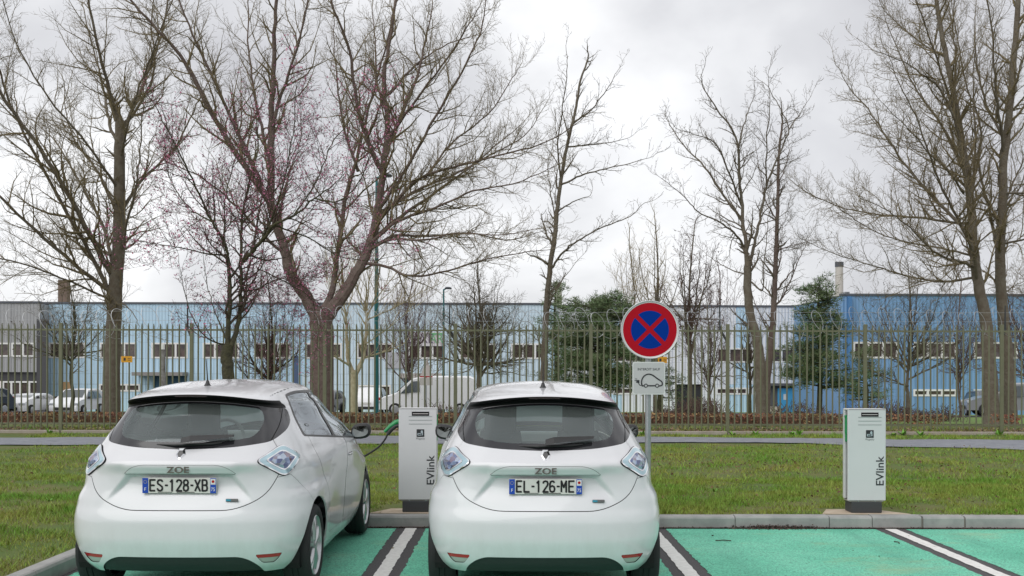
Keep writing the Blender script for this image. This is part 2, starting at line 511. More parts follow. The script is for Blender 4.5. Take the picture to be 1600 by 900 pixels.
def car_surface():
    zs = np.array([l[0] for l in LEVELS]); C = np.array([l[1] for l in LEVELS], float)
    zq = np.concatenate([np.arange(.20, 1.40, .0098), np.arange(1.40, 1.476, .004), np.arange(1.476, 1.552, .0055), [1.556]])
    q = pchip(zs, C.reshape(len(zs), -1), zq).reshape(len(zq), C.shape[1], 2)
    # take the kinks out of the lower body, fore-and-aft of nothing sharp
    for _ in range(3):
        w = q.copy(); w[1:-1] = q[:-2] * .25 + q[1:-1] * .5 + q[2:] * .25
        m = ((zq < 1.30) & (zq > .22))[:, None, None]
        q = np.where(m, w, q)
    ncol_r = 118
    rows = []; srow = []
    for r in range(len(zq)):
        c = q[r]
        # mirrored points on both ends keep the outline smooth across the middle
        pts = np.vstack([c[1:4][::-1] * [-1, 1], c, c[-4:-1][::-1] * [-1, 1]])
        k = np.concatenate([[0], np.cumsum(np.sqrt(np.linalg.norm(np.diff(pts, axis=0), axis=1)))])
        k0, k4, ke = k[3], k[3 + 4], k[3 + 10]
        t = np.concatenate([np.linspace(k0, k4, 100), np.linspace(k4, ke, 96)[1:]])
        xy = spline1(k, pts, t)
        xy[0, 0] = 0; xy[-1, 0] = 0
        xy[:, 0] = np.maximum(xy[:, 0], 0)
        # even spacing along the outline, denser at the rear
        s = np.concatenate([[0], np.cumsum(np.linalg.norm(np.diff(xy, axis=0), axis=1))])
        rows.append(xy); srow.append(s)
    X = np.array(rows)[:, :, 0]; Y = np.array(rows)[:, :, 1]; Sx = np.array(srow)
    ZL = np.repeat(zq[:, None], X.shape[1], axis=1)
    # licence plate recess and the handle panel above it
    hw = .385 + np.clip(.90 - ZL, 0, 1) * .80
    rear = (Y < .5)
    amt = smooth01((.902 - ZL) / .013) * smooth01((hw - X) / .055) * smooth01((ZL - .68) / .16)
    Y = Y + rear * amt * .034
    amt2 = smooth01((ZL - .895) / .01) * smooth01((.985 - ZL) / .05) * smooth01((.42 - X) / .06)
    Y = Y - rear * amt2 * .010
    Z = warp_z(X, ZL)
    P = np.stack([X, Y, Z], axis=2)
    N = grid_normals(P)
    # outward
    cx = np.stack([X, Y - 1.9, Z - .8], axis=2)
    sg = np.sign((N * cx).sum(axis=2, keepdims=True)); mid = np.sign(np.median(sg))
    N = N * mid
    N[:, 0, 0] = 0; N[:, -1, 0] = 0
    N /= np.linalg.norm(N, axis=2, keepdims=True) + 1e-12
    R, Cn = X.shape
    A = np.concatenate([P.reshape(-1, 3), Sx.reshape(-1, 1), ZL.reshape(-1, 1), N.reshape(-1, 3)], axis=1)
    idx = np.arange(R * Cn).reshape(R, Cn)
    F = np.stack([idx[:-1, :-1], idx[:-1, 1:], idx[1:, 1:], idx[1:, :-1]], axis=2).reshape(-1, 4)
    F = [tuple(f) for f in F.tolist()]
    # roof cap
    top = idx[-1]
    A = np.vstack([A, [0, 1.54, 1.5565, 0, 1.557, 0, 0, 1]])
    cidx = len(A) - 1
    for c in range(Cn - 1):
        F.append((int(top[c]), int(top[c + 1]), cidx))
    return Surf(A, F)

def surf_part(su, faces, name, mtl, parent, side='B', push=0.0, fn=None, flip=False, rim=0.0, flat=False):
    """mesh object from cut faces; side R / L / B(oth); push moves it along the normal; rim folds the open edge inwards"""
    used = sorted({i for f in faces for i in f}); mp_ = {g: k for k, g in enumerate(used)}
    A = np.array([su.A[i] for i in used])
    P = A[:, :3].copy(); N = A[:, 5:8] / (np.linalg.norm(A[:, 5:8], axis=1, keepdims=True) + 1e-9)
    if fn is not None: push = fn(A)[:, None]
    P = P + N * push
    F = [tuple(mp_[i] for i in f) for f in faces]
    if rim > 0:
        from collections import Counter
        ec = Counter()
        for f in F:
            for k in range(len(f)):
                a, b = f[k], f[(k + 1) % len(f)]
                ec[(min(a, b), max(a, b))] += 1
        n0 = len(P); new = {}; PP = []; NN = []
        for f in list(F):
            for k in range(len(f)):
                a, b = f[k], f[(k + 1) % len(f)]
                if ec[(min(a, b), max(a, b))] == 1:
                    if side == 'B' and abs(P[a][0]) < 1e-6 and abs(P[b][0]) < 1e-6: continue
                    q = []
                    for c in (a, b):
                        q.append(n0 + len(PP)); PP.append(P[c]); NN.append(N[c])
                    for c in (b, a):
                        q.append(n0 + len(PP)); PP.append(P[c] - N[c] * rim); NN.append(N[c])
                    F.append((q[1], q[0], q[3], q[2]))
        if PP:
            P = np.vstack([P, PP]); N = np.vstack([N, NN])
    V, NV, FF = [], [], []
    if side in 'RB':
        V = P.tolist(); NV = N.tolist(); FF = [tuple(f) for f in F]
    if side in 'LB':
        b = len(V); m = []
        for k in range(len(P)):
            if side == 'B' and abs(P[k][0]) < 1e-6: m.append(k)
            else:
                m.append(len(V)); V.append([-P[k][0], P[k][1], P[k][2]]); NV.append([-N[k][0], N[k][1], N[k][2]])
        FF += [tuple(m[i] for i in reversed(f)) for f in F]
    if flip: FF = [tuple(reversed(f)) for f in FF]
    me = bpy.data.meshes.new(name); me.from_pydata(V, [], FF); me.update()
    me.polygons.foreach_set('use_smooth', np.full(len(me.polygons), not flat))
    o = link(name, me, parent, mtl)
    if not flat and fn is None:
        nv = np.array(NV) * (-1 if flip else 1)
        me.normals_split_custom_set_from_vertices(nv.tolist())
    return o

AX_R, AX_F, WR = .657, 3.245, .312
def build_hatchback():
    car = empty('parked_car')
    su = car_surface()
    body = su.F
    C = lambda i: (lambda a: a[:, i])
    # wheel arches
    for ay in (AX_R, AX_F):
        arch = lambda a, ay=ay: np.where((a[:, 0] > .45) & (a[:, 4] < .75), np.sqrt((a[:, 1] - ay) ** 2 + (a[:, 4] - .315) ** 2) - .368, 1.0)
        _, body = su.cut(body, arch)
    # ------- rear glazing (tailgate window + fixed corner panes), in outline-length / height coordinates
    SZ = lambda poly: (lambda a: np.where((a[:, 1] < 1.15) & (a[:, 3] < 1.4), sdpoly(a[:, 3], a[:, 4], poly), 1.0))
    gl_poly = roundpoly([(0, 1.070), (.34, 1.082), (.632, 1.118), (.80, 1.22), (.88, 1.315), (.80, 1.4035), (.66, 1.4035), (0, 1.4035), (-.6, 1.4035), (-.6, 1.07)], [0, .1, .06, .12, .06, .05, .02, 0, 0, 0])
    glz, body = su.cut(body, SZ(gl_poly))
    # split window / corner pane along a slanting line
    seam = lambda o: (lambda a: (a[:, 3] - (.618 + .0 * a[:, 4] + .10 * np.clip((a[:, 4] - 1.12) / .28, 0, 1) ** .8)) + o)
    win, rest = su.cut(glz, seam(.006))
    gap1, corner = su.cut(rest, seam(-.006))
    inner = roundpoly([(-.6, 1.112), (.30, 1.125), (.48, 1.155), (.52, 1.22), (.53, 1.31), (.49, 1.385), (-.6, 1.392)], [0, .06, .07, .08, .06, .06, 0])
    clear, frit = su.cut(win, SZ(inner))
    surf_part(su, clear, 'rear_window', M_GLASSR, car, push=-.002)
    surf_part(su, frit, 'window_border', M_FRIT, car, push=-.002)
    surf_part(su, gap1, 'panel_gap', M_GAP, car, push=-.004)
    for sd in 'RL': surf_part(su, corner, 'corner_pane', M_FRIT, car, side=sd, push=-.001)
    # spoiler underside, brake lamp
    spo = lambda a: np.where((a[:, 1] < .80) & (a[:, 3] < .95), np.maximum(np.abs(a[:, 4] - 1.4295) - .026, a[:, 3] - .80), 1.0)
    und, body = su.cut(body, spo)
    lampf = lambda a: np.maximum(np.abs(a[:, 4] - 1.444) - .0065, a[:, 3] - .115)
    lamp, und = su.cut(und, lampf)
    surf_part(su, und, 'spoiler_underside', mat('spoiler_black', (.006, .006, .006), .55, spec=.2), car)
    surf_part(su, lamp, 'brake_lamp', mat('brake_lamp_lens', (.12, .07, .07), .25, coat=.7), car, push=.001)
    # ------- tail light
    tl = roundpoly([(.530, .990), (.715, 1.096), (.985, 1.003), (.740, .866)], [.04, .06, .045, .06], 7)
    tlf = lambda o: (lambda a: np.where(a[:, 1] < 1.2, sdpoly(a[:, 3], a[:, 4], tl) + o, 1.0))
    light, body = su.cut(body, tlf(-.003))
    gapL, light = su.cut(light, lambda a: -tlf(.0015)(a))
    ring, light = su.cut(light, lambda a: -(tlf(.010)(a)))
    teal, light = su.cut(light, lambda a: -(tlf(.036)(a)))
    ring2, lens = su.cut(light, lambda a: -(tlf(.044)(a)))
    M_LENS = lens_mat()
    for sd in 'RL':
        h = surf_part(su, ring, 'tail_light', M_CHROME, car, side=sd, push=.012)
        surf_part(su, gapL, 'light_gap', M_GAP, h, side=sd, push=.004)
        surf_part(su, teal, 'light_band', mat('light_band_teal', (.42, .58, .64), .15, coat=1, metal=.5), h, side=sd, push=.012)
        surf_part(su, ring2, 'inner_ring', M_CHROME, h, side=sd, push=.014)
        surf_part(su, lens, 'lens', M_LENS, h, side=sd, fn=lambda a: .013 + np.clip(-tlf(.044)(a), 0, .05) * .35, flat=False)
    # ------- reflectors in the bumper and lower valance
    refl = roundpoly([(.535, .338), (.735, .341), (.700, .300), (.665, .272), (.585, .274)], .012)
    rf, body = su.cut(body, SZ(refl))
    rr, rp = su.cut(rf, lambda a: .312 - a[:, 4])
    for sd in 'RL':
        surf_part(su, rr, 'red_reflector', M_RED, car, side=sd, push=-.003)
        surf_part(su, rp, 'pale_reflector', M_PALE, car, side=sd, push=-.006)
    val = roundpoly([(-.6, .326), (.43, .326), (.50, .300), (.56, .250), (.60, .15), (-.6, .15)], [0, .05, .05, .03, 0, 0])
    vl, body = su.cut(body, SZ(val))
    surf_part(su, vl, 'lower_valance', M_BLACKP, car, push=-.012, rim=.0)
    # ------- tailgate
    tg = roundpoly([(-.6, .652), (.40, .652), (.60, .745), (.705, .905), (.76, .99), (.62, 1.15), (.70, 1.5), (-.6, 1.5)], [0, .12, .10, .04, .03, .02, 0, 0])
    def tgf(o):
        return lambda a: np.where((a[:, 1] < 1.0) & (a[:, 4] < 1.2), sdpoly(a[:, 3], a[:, 4], tg) + o, 1.0)
    reg, body = su.cut(body, tgf(-.0028))
    gate, gp = su.cut(reg, tgf(.0028))
    surf_part(su, gp, 'panel_gap', M_GAP, car, push=-.004)
    hp = roundpoly([(-.6, .968), (.27, .968), (.345, .945), (.400, .8985), (-.6, .8985)], [0, .05, .05, 0, 0])
    hpf = lambda o: (lambda a: sdpoly(a[:, 3], a[:, 4], hp) + o)
    hreg, gate = su.cut(gate, hpf(-.0015))
    hpan, hgap = su.cut(hreg, hpf(.0015))
    tgo = surf_part(su, gate, 'tailgate', M_PAINT, car)
    surf_part(su, hpan, 'handle_panel', M_PAINT, tgo)
    surf_part(su, hgap, 'handle_gap', mat('soft_gap', (.12, .12, .12), .7), tgo, push=-.001)
    # ------- side glass, in (y, z)
    YZ = lambda poly, o=0.0, lo=.45: (lambda a: np.where((a[:, 0] > lo) & (a[:, 4] > .9) & (a[:, 1] > .5), sdpoly(a[:, 1], a[:, 2], poly) + o, 1.0))
    rearw = roundpoly([(.86, 1.135), (1.66, 1.078), (1.665, 1.445), (1.30, 1.452), (.985, 1.425), (.93, 1.36)], [.03, .01, .02, .15, .08, .08])
    frontw = roundpoly([(1.735, 1.072), (2.88, .995), (2.63, 1.255), (2.36, 1.40), (2.08, 1.45), (1.74, 1.447)], [.01, .03, .25, .2, .1, .02])
    outer = roundpoly([(.80, 1.125), (1.66, 1.062), (3.01, .968), (2.73, 1.215), (2.43, 1.40), (2.14, 1.462), (1.68, 1.466), (1.28, 1.468), (.955, 1.44), (.885, 1.36)], [.04, .1, .04, .25, .2, .2, .1, .15, .08, .08])
    og, body = su.cut(body, YZ(outer))
    g1, og = su.cut(og, YZ(rearw))
    g2, og = su.cut(og, YZ(frontw))
    for sd in 'RL':
        surf_part(su, g1, 'side_window', M_GLASSD, car, side=sd, push=-.004)
        surf_part(su, g2, 'side_window', M_GLASS, car, side=sd, push=-.004)
        surf_part(su, og, 'window_frame', mat('frame_black', (.012, .012, .012), .35), car, side=sd, push=.001, rim=.01)
    # ------- windscreen
    wsf = lambda a: np.where((a[:, 1] > 2.0), np.maximum.reduce([a[:, 0] - (.60 - (a[:, 4] - 1.02) * .34), 1.03 - a[:, 4], a[:, 4] - 1.47, 2.2 - a[:, 1]]), 1.0)
    ws, body = su.cut(body, wsf)
    surf_part(su, ws, 'windscreen', M_GLASS, car, push=-.003)
    # ------- doors
    def DZ(poly, o):
        return lambda a: np.where((a[:, 0] > .5) & (a[:, 4] < 1.30) & (a[:, 4] > .25), sdpoly(a[:, 1], a[:, 4], poly) + o, 1.0)
    rd = roundpoly([(.93, 1.30), (.93, .95), (1.02, .80), (1.12, .62), (1.16, .35), (1.25, .318), (1.99, .30), (2.03, 1.30)], [0, .1, .08, .08, .06, .03, .02, 0])
    fd = roundpoly([(2.035, 1.30), (1.995, .30), (2.95, .298), (3.02, .36), (3.03, .95), (2.97, 1.30)], [0, .02, .05, .08, .03, 0])
    doors = []
    for poly in (rd, fd):
        reg, body = su.cut(body, DZ(poly, -.003))
        d, g = su.cut(reg, DZ(poly, .003))
        doors.append((d, g))
    for k, (d, g) in enumerate(doors):
        for sd in 'RL':
            do = surf_part(su, d, 'door', M_PAINT, car, side=sd)
            surf_part(su, g, 'door_gap', M_GAP, do, side=sd, push=-.004)
            if k == 1:
                hb = MB(); sg = 1 if sd == 'R' else -1
                hb.box((sg * .868, 2.16, .885), (.022, .19, .022), bev=.008)
                hb.build('door_handle', M_PAINT, do, smooth=True)
    # ------- bumper seam from the light to the arch
    bs = [(-.6, .10), (-.6, .84), (.60, .86), (.80, .885), (1.00, .76), (1.14, .66), (1.20, .40), (1.1, .10)]
    def bf(o):
        return lambda a: np.where((a[:, 1] < .9) & (a[:, 4] < 1.0), sdpoly(a[:, 3], a[:, 4], bs) + o, 1.0)
    reg, body = su.cut(body, bf(-.0018))
    bum, g = su.cut(reg, bf(.0018))
    surf_part(su, bum, 'rear_bumper', M_PAINT, car)
    surf_part(su, g, 'bumper_gap', mat('soft_gap', (.12, .12, .12), .7), car, push=-.001)
    # roof channels
    rc = lambda a: np.where((a[:, 4] > 1.456) & (a[:, 1] > .62) & (a[:, 1] < 1.7) & (a[:, 0] > .4), np.abs(a[:, 0] - (.515 - .02 * (a[:, 1] - 1.2) ** 2)) - .003, 1.0)
    g, body = su.cut(body, rc)
    if g: surf_part(su, g, 'roof_channel', mat('channel_grey', (.09, .09, .09), .6), car, push=-.003)
    rf_, body = su.cut(body, lambda a: 1.4555 - a[:, 4])
    surf_part(su, rf_, 'roof', M_PAINT, car)
    surf_part(su, body, 'body', M_PAINT, car, rim=.012)
    # lining: the pillars and roof seen from inside
    surf_part(su, [f for f in body + rf_ if su.A[f[0]][4] > .95], 'cabin_lining', mat('lining_grey', (.05, .053, .053), .9), car, push=-.03, flip=True)
    # ------- underside and wheel wells
    b = MB()
    b.box((0, 2.04, .235), (1.36, 3.5, .05), bev=.02)
    b.box((0, .35, .27), (1.0, .42, .10), bev=.03)
    b.build('underside', mat('underside_black', (.012, .012, .012), .9), car)
    for sg in (1, -1):
        for ay in (AX_R, AX_F):
            w = MB()
            w.lathe([(.366, sg * .80), (.372, sg * .62), (.372, sg * .56), (.0, sg * .55)], (0, ay, .315), 'x', 32)
            w.v = [(p[0], p[1], max(p[2], .20)) for p in w.v]
            w.build('wheel_well', mat('well_black', (.01, .01, .01), .95), car)
    # ------- wheels
    for sg in (1, -1):
        for ay in (AX_R, AX_F):
            ty = MB(); xo = sg * .853
            prof = [(.222, -.008), (.236, .0), (.262, .006), (.288, .002), (.303, -.012), (.311, -.032), (WR, -.055), (WR, -.075), (.306, -.077), (.306, -.083), (WR, -.085), (WR, -.115), (.306, -.117), (.306, -.123), (WR, -.125), (WR, -.145), (.309, -.175), (.290, -.198), (.222, -.195)]
            ty.lathe([(r, xo + sg * h) for r, h in prof], (0, ay, WR), 'x', 48)
            wo_ = bpy.data.objects.new('wheel', None); COL.objects.link(wo_); wo_.parent = car
            ty.build('tyre', M_RUBBER, wo_, smooth=True)
            rm = MB()
            rm.lathe([(.224, xo - sg * .006), (.219, xo - sg * .002), (.212, xo - sg * .012), (.205, xo - sg * .05), (.200, xo - sg * .16)], (0, ay, WR), 'x', 48)
            for k in range(5):
                a0 = math.radians(72 * k + 18)
                for off in (-.155, .155):
                    # twin curved spokes
                    pr = []
                    for r_, da, hw_, dx in ((.035, off * .15, .020, -.006), (.10, off * .55, .019, -.004), (.16, off * .95, .020, -.008), (.214, off * 1.35, .024, -.016)):
                        a = a0 + da
                        c, s_ = math.cos(a), math.sin(a)
                        pr.append((r_ * c, r_ * s_, -s_ * hw_, c * hw_, dx))
                    vs = []; fs = []
                    for (py, pz, ty_, tz_, dx) in pr:
                        for (m1, m2) in ((-1, -.020), (-.55, 0), (.55, 0), (1, -.020)):
                            vs.append((xo + sg * (dx + m2), ay + py + ty_ * m1, WR + pz + tz_ * m1))
                    for i in range(3):
                        for j in range(3):
                            fs.append((i * 4 + j, i * 4 + j + 1, i * 4 + 5 + j, i * 4 + 4 + j))
                    rm.add(vs, fs)
            rm.build('rim', M_ALLOY, wo_, smooth=True)
            hc = MB(); hc.lathe([(.0, xo + sg * .002), (.026, xo + sg * .001), (.034, xo - sg * .006), (.036, xo - sg * .03)], (0, ay, WR), 'x', 24)
            hc.build('hub_cap', M_ALLOY, wo_, smooth=True)
            bd = MB(); bd.lathe([(.0, xo - sg * .07), (.14, xo - sg * .07), (.145, xo - sg * .09), (.198, xo - sg * .12)], (0, ay, WR), 'x', 24)
            bd.build('brake_drum', mat('drum_dark', (.03, .03, .03), .6), wo_)
    # ------- mirrors
    for sg in (1, -1):
        m = MB(); nu, nv = 20, 12; vs = []; fs = []
        for i in range(nv + 1):
            t = i / nv; ph = math.pi * t
            for k in range(nu):
                a = 2 * math.pi * k / nu
                ca, sa = math.cos(a), math.sin(a)
                ca = math.copysign(abs(ca) ** .72, ca); sa = math.copysign(abs(sa) ** .72, sa)
                rr_ = math.sin(ph) ** .5
                vs.append((sg * (.882 + .096 * ca * rr_), 2.70 - .055 * math.cos(ph) * (1 if t < .5 else 1.3), 1.055 + .075 * sa * rr_ + .012 * ca))
        for i in range(nv):
            for k in range(nu):
                j = (k + 1) % nu
                fs.append((i * nu + k, i * nu + j, i * nu + nu + j, i * nu + nu + k))
        m.add(vs, fs)
        m.tube([(sg * .83, 2.73, 1.02), (sg * .76, 2.78, 1.0)], [.03, .038], 10)
        mo = m.build('wing_mirror', M_BLACKP, car, smooth=True)
        g = MB(); vs = [(sg * .882, 2.640, 1.055)]
        for k in range(28):
            a = 2 * math.pi * k / 28; ca, sa = math.cos(a), math.sin(a)
            ca = math.copysign(abs(ca) ** .7, ca); sa = math.copysign(abs(sa) ** .7, sa)
            vs.append((sg * (.882 + .074 * ca), 2.638 + .004 * sa + .003 * ca, 1.055 + .051 * sa + .010 * ca))
        g.add(vs, [(0, k + 1, (k + 1) % 28 + 1) for k in range(28)])
        g.build('mirror_glass', mat('mirror_glass', (.24, .26, .25), .03, metal=1.0), mo)
    # ------- wiper, aerial, badges, plate
    w = MB()
    pts = [(0.00, .108, 1.136), (.06, .115, 1.149), (.20, .150, 1.158), (.35, .182, 1.166)]
    for a, b_, wa, wb in ((0, 1, .017, .021), (1, 2, .021, .015), (2, 3, .015, .008)):
        pa, pb = pts[a], pts[b_]
        vs = []
        for p, ww in ((pa, wa), (pb, wb)):
            for dz in (-ww, ww):
                for dy in (0, .022):
                    vs.append((p[0], p[1] + dy + dz * .75, p[2] + dz))
        w.add(vs, [(0, 4, 6, 2), (1, 3, 7, 5), (0, 1, 5, 4), (2, 6, 7, 3), (0, 2, 3, 1), (4, 5, 7, 6)])
    wi = w.build('rear_wiper', M_BLACKP, car)
    w2 = MB(); w2.tube([(-.19, .175, 1.103), (-.05, .15, 1.102), (.20, .165, 1.110), (.27, .18, 1.116)], [.006, .009, .009, .005], 6)
    w2.build('wiper_blade', M_BLACKP, wi)
    a = MB(); a.lathe([(.034, 0), (.032, .012), (.018, .03), (.010, .055), (0, .056)], (0, .74, 1.497), 'z', 20)
    a.tube([(0, .745, 1.54), (0, .70, 1.72)], [.006, .0025], 8)
    ae = a.build('roof_aerial', M_BLACKP, car, smooth=True)
    # maker's lozenge, as it sits above the name
    bd = MB()
    oz = 1.043; ow = .034; oh = .036
    hexo = [(-ow, .0), (-ow * .55, oh), (ow * .55, oh), (ow, .0), (ow * .30, -oh), (-ow * .30, -oh)]
    hexi = [(p[0] * .62, p[1] * .62) for p in hexo]
    vs = []
    for p in hexo: vs.append((p[0], .106 + p[1] * .83, oz + p[1]))
    for p in hexi: vs.append((p[0], .098 + p[1] * .83, oz + p[1]))
    bd.add(vs, [(i, (i + 1) % 6, 6 + (i + 1) % 6, 6 + i) for i in range(6)])
    bd.build('lozenge_badge', M_CHROME, tgo)
    bc = MB(); bc.add([(p[0] * 1.02, (.102 + p[1] * .83), oz + p[1] * 1.02) for p in hexi], [(0, 1, 2, 3, 4, 5)])
    bc.build('badge_centre', mat('badge_dark', (.10, .10, .10), .3), tgo)
    text_mesh('name_lettering', 'ZOE', .062, mat('name_grey', (.22, .20, .18), .3, metal=.6), tgo, (0, .050, .932), (math.radians(90), 0, 0), .003, 1.28, bold=.0012)
    pl = MB(); pl.box((0, .083, .822), (.520, .008, .110), bev=.003)
    po = pl.build('number_plate', mat('plate_white', (.66, .66, .62), .35), car)
    pb = MB(); pb.box((-.2385, .0785, .822), (.040, .004, .106))
    M_EU = mat('plate_blue', (.015, .07, .42), .35)
    pb.build('country_band', M_EU, po)
    pb = MB(); pb.box((.2385, .0785, .822), (.040, .004, .106))
    pb.build('region_band', M_EU, po)
    pb = MB(); pb.box((.2385, .0762, .850), (.034, .002, .040)); pb.build('region_crest', mat('plate_white2', (.7, .7, .68), .4), po)
    pb = MB(); pb.lathe([(0, .0745), (.010, .0745), (.011, .076)], (.2385, 0, .851), 'y', 12); pb.build('crest_mark', M_RED, po)
    st = MB()
    for k in range(12):
        an = 2 * math.pi * k / 12
        st.box((-.2385 + .011 * math.cos(an), .0762, .848 + .011 * math.sin(an)), (.003, .001, .003))
    st.build('star_ring', mat('star_yellow', (.6, .5, .08), .4), po)
    MW = mat('plate_letter_white', (.8, .8, .8), .4)
    text_mesh('country_letter', 'F', .034, MW, po, (-.2385, .0755, .795), depth=.0008)
    text_mesh('region_number', '75', .036, MW, po, (.2385, .0755, .795), depth=.0008, sx=.85)
    pt = MB()
    pt.box((-.10, .0782, .7755), (.10, .002, .0035)); pt.box((.045, .0782, .7755), (.125, .002, .0045))
    pt.build('dealer_line', M_GAP, po)
    # electric badge
    eb = MB(); eb.box((.375, .066, .722), (.088, .006, .020), bev=.003)
    ebo = eb.build('drive_badge', mat('badge_grey', (.32, .31, .31), .3, metal=.7), tgo)
    ec = MB(); ec.box((.35, .0625, .722), (.034, .002, .014)); ec.build('badge_blue', mat('badge_bluegreen', (.05, .30, .42), .3), ebo)
    # ------- cabin
    def seat(x, y, parent, wdt=.50, hz=.98, hr=1.24):
        s_ = MB()
        s_.box((x, y + .22, .50), (wdt, .50, .16), bev=.05)
        prof = [(y - .02, .50), (y + .12, .52), (y + .02, hz), (y - .10, hz)]
        vs = []; W = wdt / 2
        for (py, pz), ww in zip(prof, (W, W, W * .62, W * .62)):
            vs += [(x - ww, py, pz), (x + ww, py, pz)]
        s_.add(vs, [(0, 2, 4, 6), (1, 7, 5, 3), (0, 1, 3, 2), (2, 3, 5, 4), (4, 5, 7, 6), (6, 7, 1, 0)])
        so = s_.build('seat', M_INT, parent)
        h_ = MB()
        vs = []; n = 12
        h_.box((x, y - .07, hz + .10), (wdt * .50, .10, .32), bev=.045)
        h_.build('headrest', M_INT, so, smooth=True)
    seat(-.34, 1.85, car, .56, 1.12); seat(.34, 1.85, car, .56, 1.12)
    rs = MB()
    rs.box((0, 1.15, .48), (1.20, .50, .16), bev=.05)
    vs = []
    for (py, pz), ww in zip([(.86, .50), (1.0, .52), (.92, 1.02), (.82, 1.02)], (.62, .62, .55, .55)):
        vs += [(-ww, py, pz), (ww, py, pz)]
    rs.add(vs, [(0, 2, 4, 6), (1, 7, 5, 3), (0, 1, 3, 2), (2, 3, 5, 4), (4, 5, 7, 6), (6, 7, 1, 0)])
    rs.build('rear_bench', M_INT, car)
    ps = MB(); ps.box((0, .62, 1.02), (1.16, .46, .02)); ps.build('parcel_shelf', M_INT, car)
    fl = MB(); fl.box((0, 1.9, .36), (1.36, 2.3, .04)); fl.build('cabin_floor', M_INT, car)
    db = MB(); db.box((0, 2.88, .93), (1.28, .44, .20), bev=.06); db.build('dashboard', M_DASH, car, smooth=True)
    sw = MB(); sw.tube([( -.37 + .175 * math.cos(a_), 2.52 + .06 * math.sin(a_), 1.0 + .165 * math.sin(a_)) for a_ in np.linspace(0, 2 * math.pi, 25)], .016, 8, caps=False)
    sw.tube([(-.37, 2.53, 1.0), (-.37, 2.66, .95)], .05, 10)
    sw.build('steering_wheel', M_DASH, car, smooth=True)
    rv = MB(); rv.box((0, 2.28, 1.375), (.25, .03, .065), bev=.02); rv.build('inside_mirror', M_INT, car)
    return car, po

def lens_mat():
    m = bpy.data.materials.new('lens_facets'); m.use_nodes = True; t = m.node_tree; b = t.nodes['Principled BSDF']
    co = t.nodes.new('ShaderNodeTexCoord'); vo = t.nodes.new('ShaderNodeTexVoronoi'); vo.inputs['Scale'].default_value = 34
    mp2 = t.nodes.new('ShaderNodeMapping'); mp2.inputs['Scale'].default_value = (1, .4, 1); mp2.inputs['Rotation'].default_value = (.3, .6, .2)
    t.links.new(co.outputs['Object'], mp2.inputs['Vector']); t.links.new(mp2.outputs[0], vo.inputs['Vector'])
    r = t.nodes.new('ShaderNodeValToRGB'); r.color_ramp.interpolation = 'LINEAR'
    r.color_ramp.elements[0].color = (.03, .04, .10, 1); r.color_ramp.elements[1].color = (.55, .62, .75, 1)
    for p, c in ((.25, (.12, .15, .30, 1)), (.45, (.26, .33, .52, 1)), (.60, (.20, .11, .13, 1)), (.8, (.40, .47, .58, 1))):
        e_ = r.color_ramp.elements.new(p); e_.color = c
    t.links.new(vo.outputs['Color'], r.inputs['Fac']); t.links.new(r.outputs['Color'], b.inputs['Base Color'])
    bp = t.nodes.new('ShaderNodeBump'); bp.inputs['Strength'].default_value = .8; bp.inputs['Distance'].default_value = .01
    t.links.new(vo.outputs['Distance'], bp.inputs['Height']); t.links.new(bp.outputs['Normal'], b.inputs['Normal'])
    b.inputs['Roughness'].default_value = .15; b.inputs['Coat Weight'].default_value = 1; b.inputs['Metallic'].default_value = .35
    return m

CAR, CAR_PLATE = build_hatchback()
GLYPH = {
 'E': [[(1, 0), (0, 0), (0, 2), (1, 2)], [(0, 1), (.82, 1)]], 'L': [[(0, 2), (0, 0), (1, 0)]],
 'S': [[(1, 1.68), (.85, 1.92), (.5, 2), (.15, 1.92), (0, 1.62), (.06, 1.3), (.5, 1.04), (.93, .74), (1, .4), (.85, .08), (.5, 0), (.15, .08), (0, .34)]],
 '1': [[(.15, 1.62), (.62, 2), (.62, 0)]], '2': [[(.02, 1.6), (.16, 1.9), (.5, 2), (.86, 1.9), (1, 1.55), (.88, 1.15), (0, 0), (1, 0)]],
 '8': [[(.5, 1.06), (.14, 1.2), (.05, 1.55), (.18, 1.9), (.5, 2), (.82, 1.9), (.95, 1.55), (.86, 1.2), (.5, 1.06), (.1, .86), (0, .5), (.14, .1), (.5, 0), (.86, .1), (1, .5), (.9, .86), (.5, 1.06)]],
 '6': [[(.92, 1.72), (.78, 1.93), (.5, 2), (.16, 1.85), (.02, 1.4), (0, .5), (.14, .1), (.5, 0), (.86, .1), (1, .5), (.88, .95), (.5, 1.12), (.12, .95), (0, .7)]],
 'X': [[(0, 0), (1, 2)], [(0, 2), (1, 0)]], 'M': [[(0, 0), (0, 2), (.5, .85), (1, 2), (1, 0)]],
 'B': [[(0, 1.04), (.62, 1.04), (.9, 1.22), (.93, 1.6), (.8, 1.92), (.55, 2), (0, 2), (0, 0), (.6, 0), (.9, .1), (1, .5), (.9, .9), (.62, 1.04)]],
 '-': [[(.1, 1), (.9, 1)]]}
